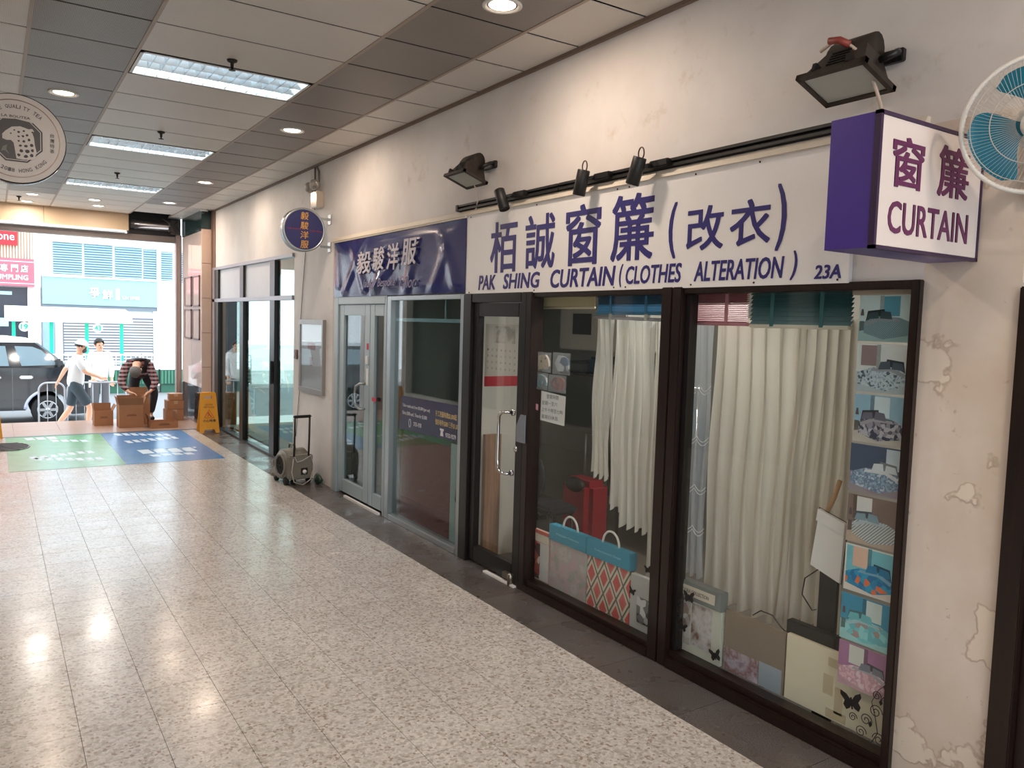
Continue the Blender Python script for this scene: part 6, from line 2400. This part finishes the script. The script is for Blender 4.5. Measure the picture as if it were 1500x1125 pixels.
barrier(0.70, 1.12, 16.95, 'short metal crowd barrier in front of the taxi wheel')
barrier(1.16, 2.15, 16.9, 'metal crowd barrier behind the striding pedestrian')

# bus shelter with green posts
t = thing('bus_shelter', (2.1, 29, -0.46), 'white roofed bus shelter with bright green posts', 'bus shelter')
b = B()
b.prism([(0.33, 1.50), (0.40, 1.46), (3.78, 1.46), (3.83, 1.50), (3.78, 1.78), (3.60, 1.92), (0.33, 1.93)], 'Y', 28.3, 29.7)
obj('roof', b, STREETW, t)
GRN = M('shelter_green', (20, 196, 160), 0.4, 0, 0.03)
for x in (0.56, 1.57, 2.56, 3.58):
    b = B()
    b.rbox(x - 0.05, x + 0.05, 28.95, 29.05, -0.46, 1.47, 0.01)
    obj('post', b, GRN, t)
for x, tx in ((0.84, '19'), (2.87, '43')):
    b = B()
    b.lathe([(0.15, -0.02), (0.15, 0.02)], 24, Matrix.Translation((x, 28.9, 1.29)) @ Matrix.Rotation(PI / 2, 4, 'X'), False)
    b.box(x - 0.02, x + 0.02, 28.89, 28.91, 1.4, 1.5)
    dsc = obj('stop_number_disc', b, STREETW, t)
    b = B()
    text_into(b, tx, 0.19, 0.16, on_front(28.879, x - 0.095, 1.21), 0.03)
    obj('number', b, GRN, dsc)

# planters and railing on the far kerb
for i in range(7):
    x = 0.6 + i * 0.92
    t = thing('planter', (x + .44, 26.3, SZ), 'green ribbed roadside planter, %s along the far kerb' % ('first', 'second', 'third', 'fourth', 'fifth', 'sixth', 'last')[i], 'planter', 'green planters along the far kerb')
    b = B()
    b.box(x, x + 0.88, 26.1, 26.5, -0.34, 0.10)
    b.box(x + .04, x + 0.84, 26.15, 26.45, SZ, -0.34)
    obj('trough', b, M('planter_green', (44, 96, 78), 0.5), t)
    b = B()
    for j in range(9):
        b.box(x + 0.03 + j * 0.094, x + 0.09 + j * 0.094, 26.07, 26.1, -0.32, 0.08)
    obj('ribs', b, M('planter_green_light', (62, 120, 98), 0.5), t, kind='stuff')
    b = B()
    b.rbox(x - .01, x + 0.89, 26.06, 26.54, 0.10, 0.17, 0.02)
    obj('white_lip', b, STREETW, t)
for i in range(4):
    x = 0.5 + i * 1.7
    t = thing('street_railing', (x + .8, 26.9, -0.46), 'white railing panel, %s from the left behind the planters' % ('first', 'second', 'third', 'fourth')[i], 'railing', 'white street railings')
    b = B()
    for z in (0.52, 0.30):
        b.tube([(x, 26.9, z), (x + 1.65, 26.9, z)], 0.025, 6)
    for xx in (x + .02, x + 1.63):
        b.tube([(xx, 26.9, -0.46), (xx, 26.9, 0.54)], 0.03, 6)
    obj('frame', b, STREETW, t)
    b = B()
    for j in range(1, 12):
        b.tube([(x + 1.65 * j / 12, 26.9, -0.3), (x + 1.65 * j / 12, 26.9, 0.52)], 0.010, 5)
    obj('bars', b, STREETW, t, kind='stuff')

# building with louvres and blue shop fascia
FY = 34.0
bl = thing('building', (3.8, FY, -0.46), 'pale building with louvred upper floor above a blue shop fascia', 'building')
b = B()
b.box(1.55, 9.0, FY + 0.05, FY + 4, -0.46, 9.0)
obj('wall', b, STREETW, bl)
LOUV = M('louvre_blue_grey', (150, 184, 204), 0.5)
LDARK = M('louvre_dark', (92, 124, 152), 0.6)
for (x0, x1, z0, z1) in ((1.92, 2.87, 3.19, 4.34), (2.95, 3.90, 3.15, 4.34), (3.99, 4.93, 3.13, 4.32), (5.0, 5.44, 3.11, 4.30), (5.62, 6.05, 3.14, 4.26), (6.2, 7.2, 3.1, 4.26)):
    b = B()
    b.box(x0, x1, FY + 0.0, FY + 0.049, z0, z1)
    w_ = obj('louvre_opening', b, LDARK, bl)
    b = B()
    n = 13
    for i in range(n):
        z = z0 + (z1 - z0) * (i + .5) / n
        b.prism([(FY - 0.05, z - 0.028), (FY - 0.035, z - 0.028), (FY + 0.0, z + 0.022), (FY - 0.015, z + 0.022)], 'X', x0, x1)
    obj('louvre_blades', b, LOUV, w_, kind='stuff')
b = B()
b.box(1.55, 6.4, FY - 0.12, FY + 0.04, 4.36, 4.62)
obj('cornice', b, STREETW, bl)
b = B()
b.box(1.56, 5.46, FY - 0.18, FY + 0.04, 2.06, 3.06)
fa = obj('fascia', b, M("fascia_blue", (138, 176, 190), 0.5, 0, 0.04), bl)
b = B()
b.box(1.56, 5.48, FY - 0.25, FY + 0.04, 3.06, 3.12)
obj('fascia_cap', b, STREETW, bl)
for s_, x, z, w_, h_ in (('爭', 3.08, 2.33, 0.36, 0.40), ('鮮', 3.52, 2.30, 0.36, 0.36)):
    b = B()
    text_into(b, s_, w_, h_, on_front(FY - 0.19, x, z), 0.02, 0, 0.04)
    obj('fascia_character', b, WHITEP, fa)
b = B()
text_into(b, 'SUSHI EXPRESS', 0.62, 0.13, on_front(FY - 0.19, 4.2, 2.32), 0.01, 0, 0.03)
obj('fascia_words', b, WHITEP, fa)
b = B()
b.box(3.98, 4.12, FY - 0.2, FY - 0.18, 2.30, 2.72)
obj('fascia_pink_mark', b, M('pale_pink_mark', (226, 200, 214), 0.5), fa)
b = B()
b.box(1.56, 5.46, FY - 0.1, FY + 0.04, 1.88, 2.06)
obj('dark_soffit', b, M('soffit_grey', (110, 122, 132), 0.6), bl)
b = B()
b.box(2.22, 5.32, FY - 0.06, FY + 0.03, -0.46, 1.62)
sh = obj('roller_door', b, M('roller_door_grey', (110, 114, 124), 0.5), bl)
b = B()
for i in range(19):
    z = -0.4 + i * 0.105
    b.box(2.24, 5.30, FY - 0.085, FY - 0.06, z, z + 0.055)
obj('roller_slats', b, M('roller_slat_light', (176, 180, 188), 0.45), sh, kind='stuff')
for (x0, x1) in ((5.46, 5.60), (5.32, 5.44), (1.96, 2.2)):
    b = B()
    b.box(x0, x1, FY - 0.14, FY + 0.04, -0.46, 4.36 if x0 > 5.4 else 1.9)
    obj('pier', b, STREETW, bl)
b = B()
b.box(1.56, 1.95, FY - 0.04, FY + 0.04, -0.46, 1.85)
obj('side_door', b, M('side_door_blue', (130, 160, 186), 0.5), bl)

bl = thing('building', (-1.0, FY, -0.46), 'building with slatted timber front and red signs at the left edge', 'building')
b = B()
b.box(-8, 1.54, FY + 0.05, FY + 4, -0.46, 9.0)
obj('wall', b, STREETW, bl)
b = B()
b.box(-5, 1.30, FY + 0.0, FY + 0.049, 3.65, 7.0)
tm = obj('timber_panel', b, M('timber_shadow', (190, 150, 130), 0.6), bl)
b = B()
for i in range(70):
    x = -5 + i * 0.09
    b.box(x, x + 0.055, FY - 0.04, FY + 0.0, 3.66, 7.0)
obj('timber_battens', b, M('timber_batten', (232, 200, 178), 0.6), tm, kind='stuff')
b = B()
b.box(-0.7, 0.81, FY - 0.25, FY - 0.05, 4.11, 4.75)
rs = obj('red_sign', b, M('red_sign', (186, 22, 38), 0.4), bl)
b = B()
text_into(b, 'one', 0.52, 0.19, on_front(FY - 0.255, 0.20, 4.28), 0.0, 0, 0.02)
obj('white_letters', b, STREETW, rs)
b = B()
b.box(-3.0, 1.31, FY - 0.3, FY + 0.0, 2.66, 3.64)
ps = obj('dumpling_sign', b, M('dull_pink_sign', (176, 92, 108), 0.5), bl)
b = B()
b.box(-3.0, 1.31, FY - 0.302, FY - 0.29, 2.74, 2.77)
b.box(-3.0, 1.31, FY - 0.302, FY - 0.29, 3.52, 3.55)
obj('sign_lines', b, M('sign_pale_pink', (222, 186, 194), 0.5), ps)
for s_, x, w_, z, h_ in (('專', 0.28, 0.22, 3.16, 0.26), ('門', 0.60, 0.22, 3.16, 0.26), ('店', 0.90, 0.22, 3.16, 0.26), ('DUMPLING', 0.0, 1.12, 2.88, 0.18)):
    b = B()
    text_into(b, s_, w_, h_, on_front(FY - 0.303, x, z), 0.02, 0, 0.02)
    obj('sign_writing', b, STREETW, ps)
b = B()
b.box(-3.0, 1.10, FY - 0.02, FY + 0.06, -0.46, 2.62)
sf = obj('dark_shopfront', b, M('dark_shopfront', (48, 50, 60), 0.2), bl)
b = B()
b.box(0.2, 0.62, FY - 0.06, FY - 0.03, 2.34, 2.46)
b.box(0.2, 0.5, FY - 0.06, FY - 0.03, 1.2, 1.5)
obj('lit_panel', b, M('lit_panel_blue', (160, 206, 216), 0.5), sf)
b = B()
b.box(1.10, 1.5, FY - 0.1, FY + 0.05, -0.46, 2.66)
obj('pink_pier', b, M('pink_pier', (214, 190, 190), 0.6), bl)
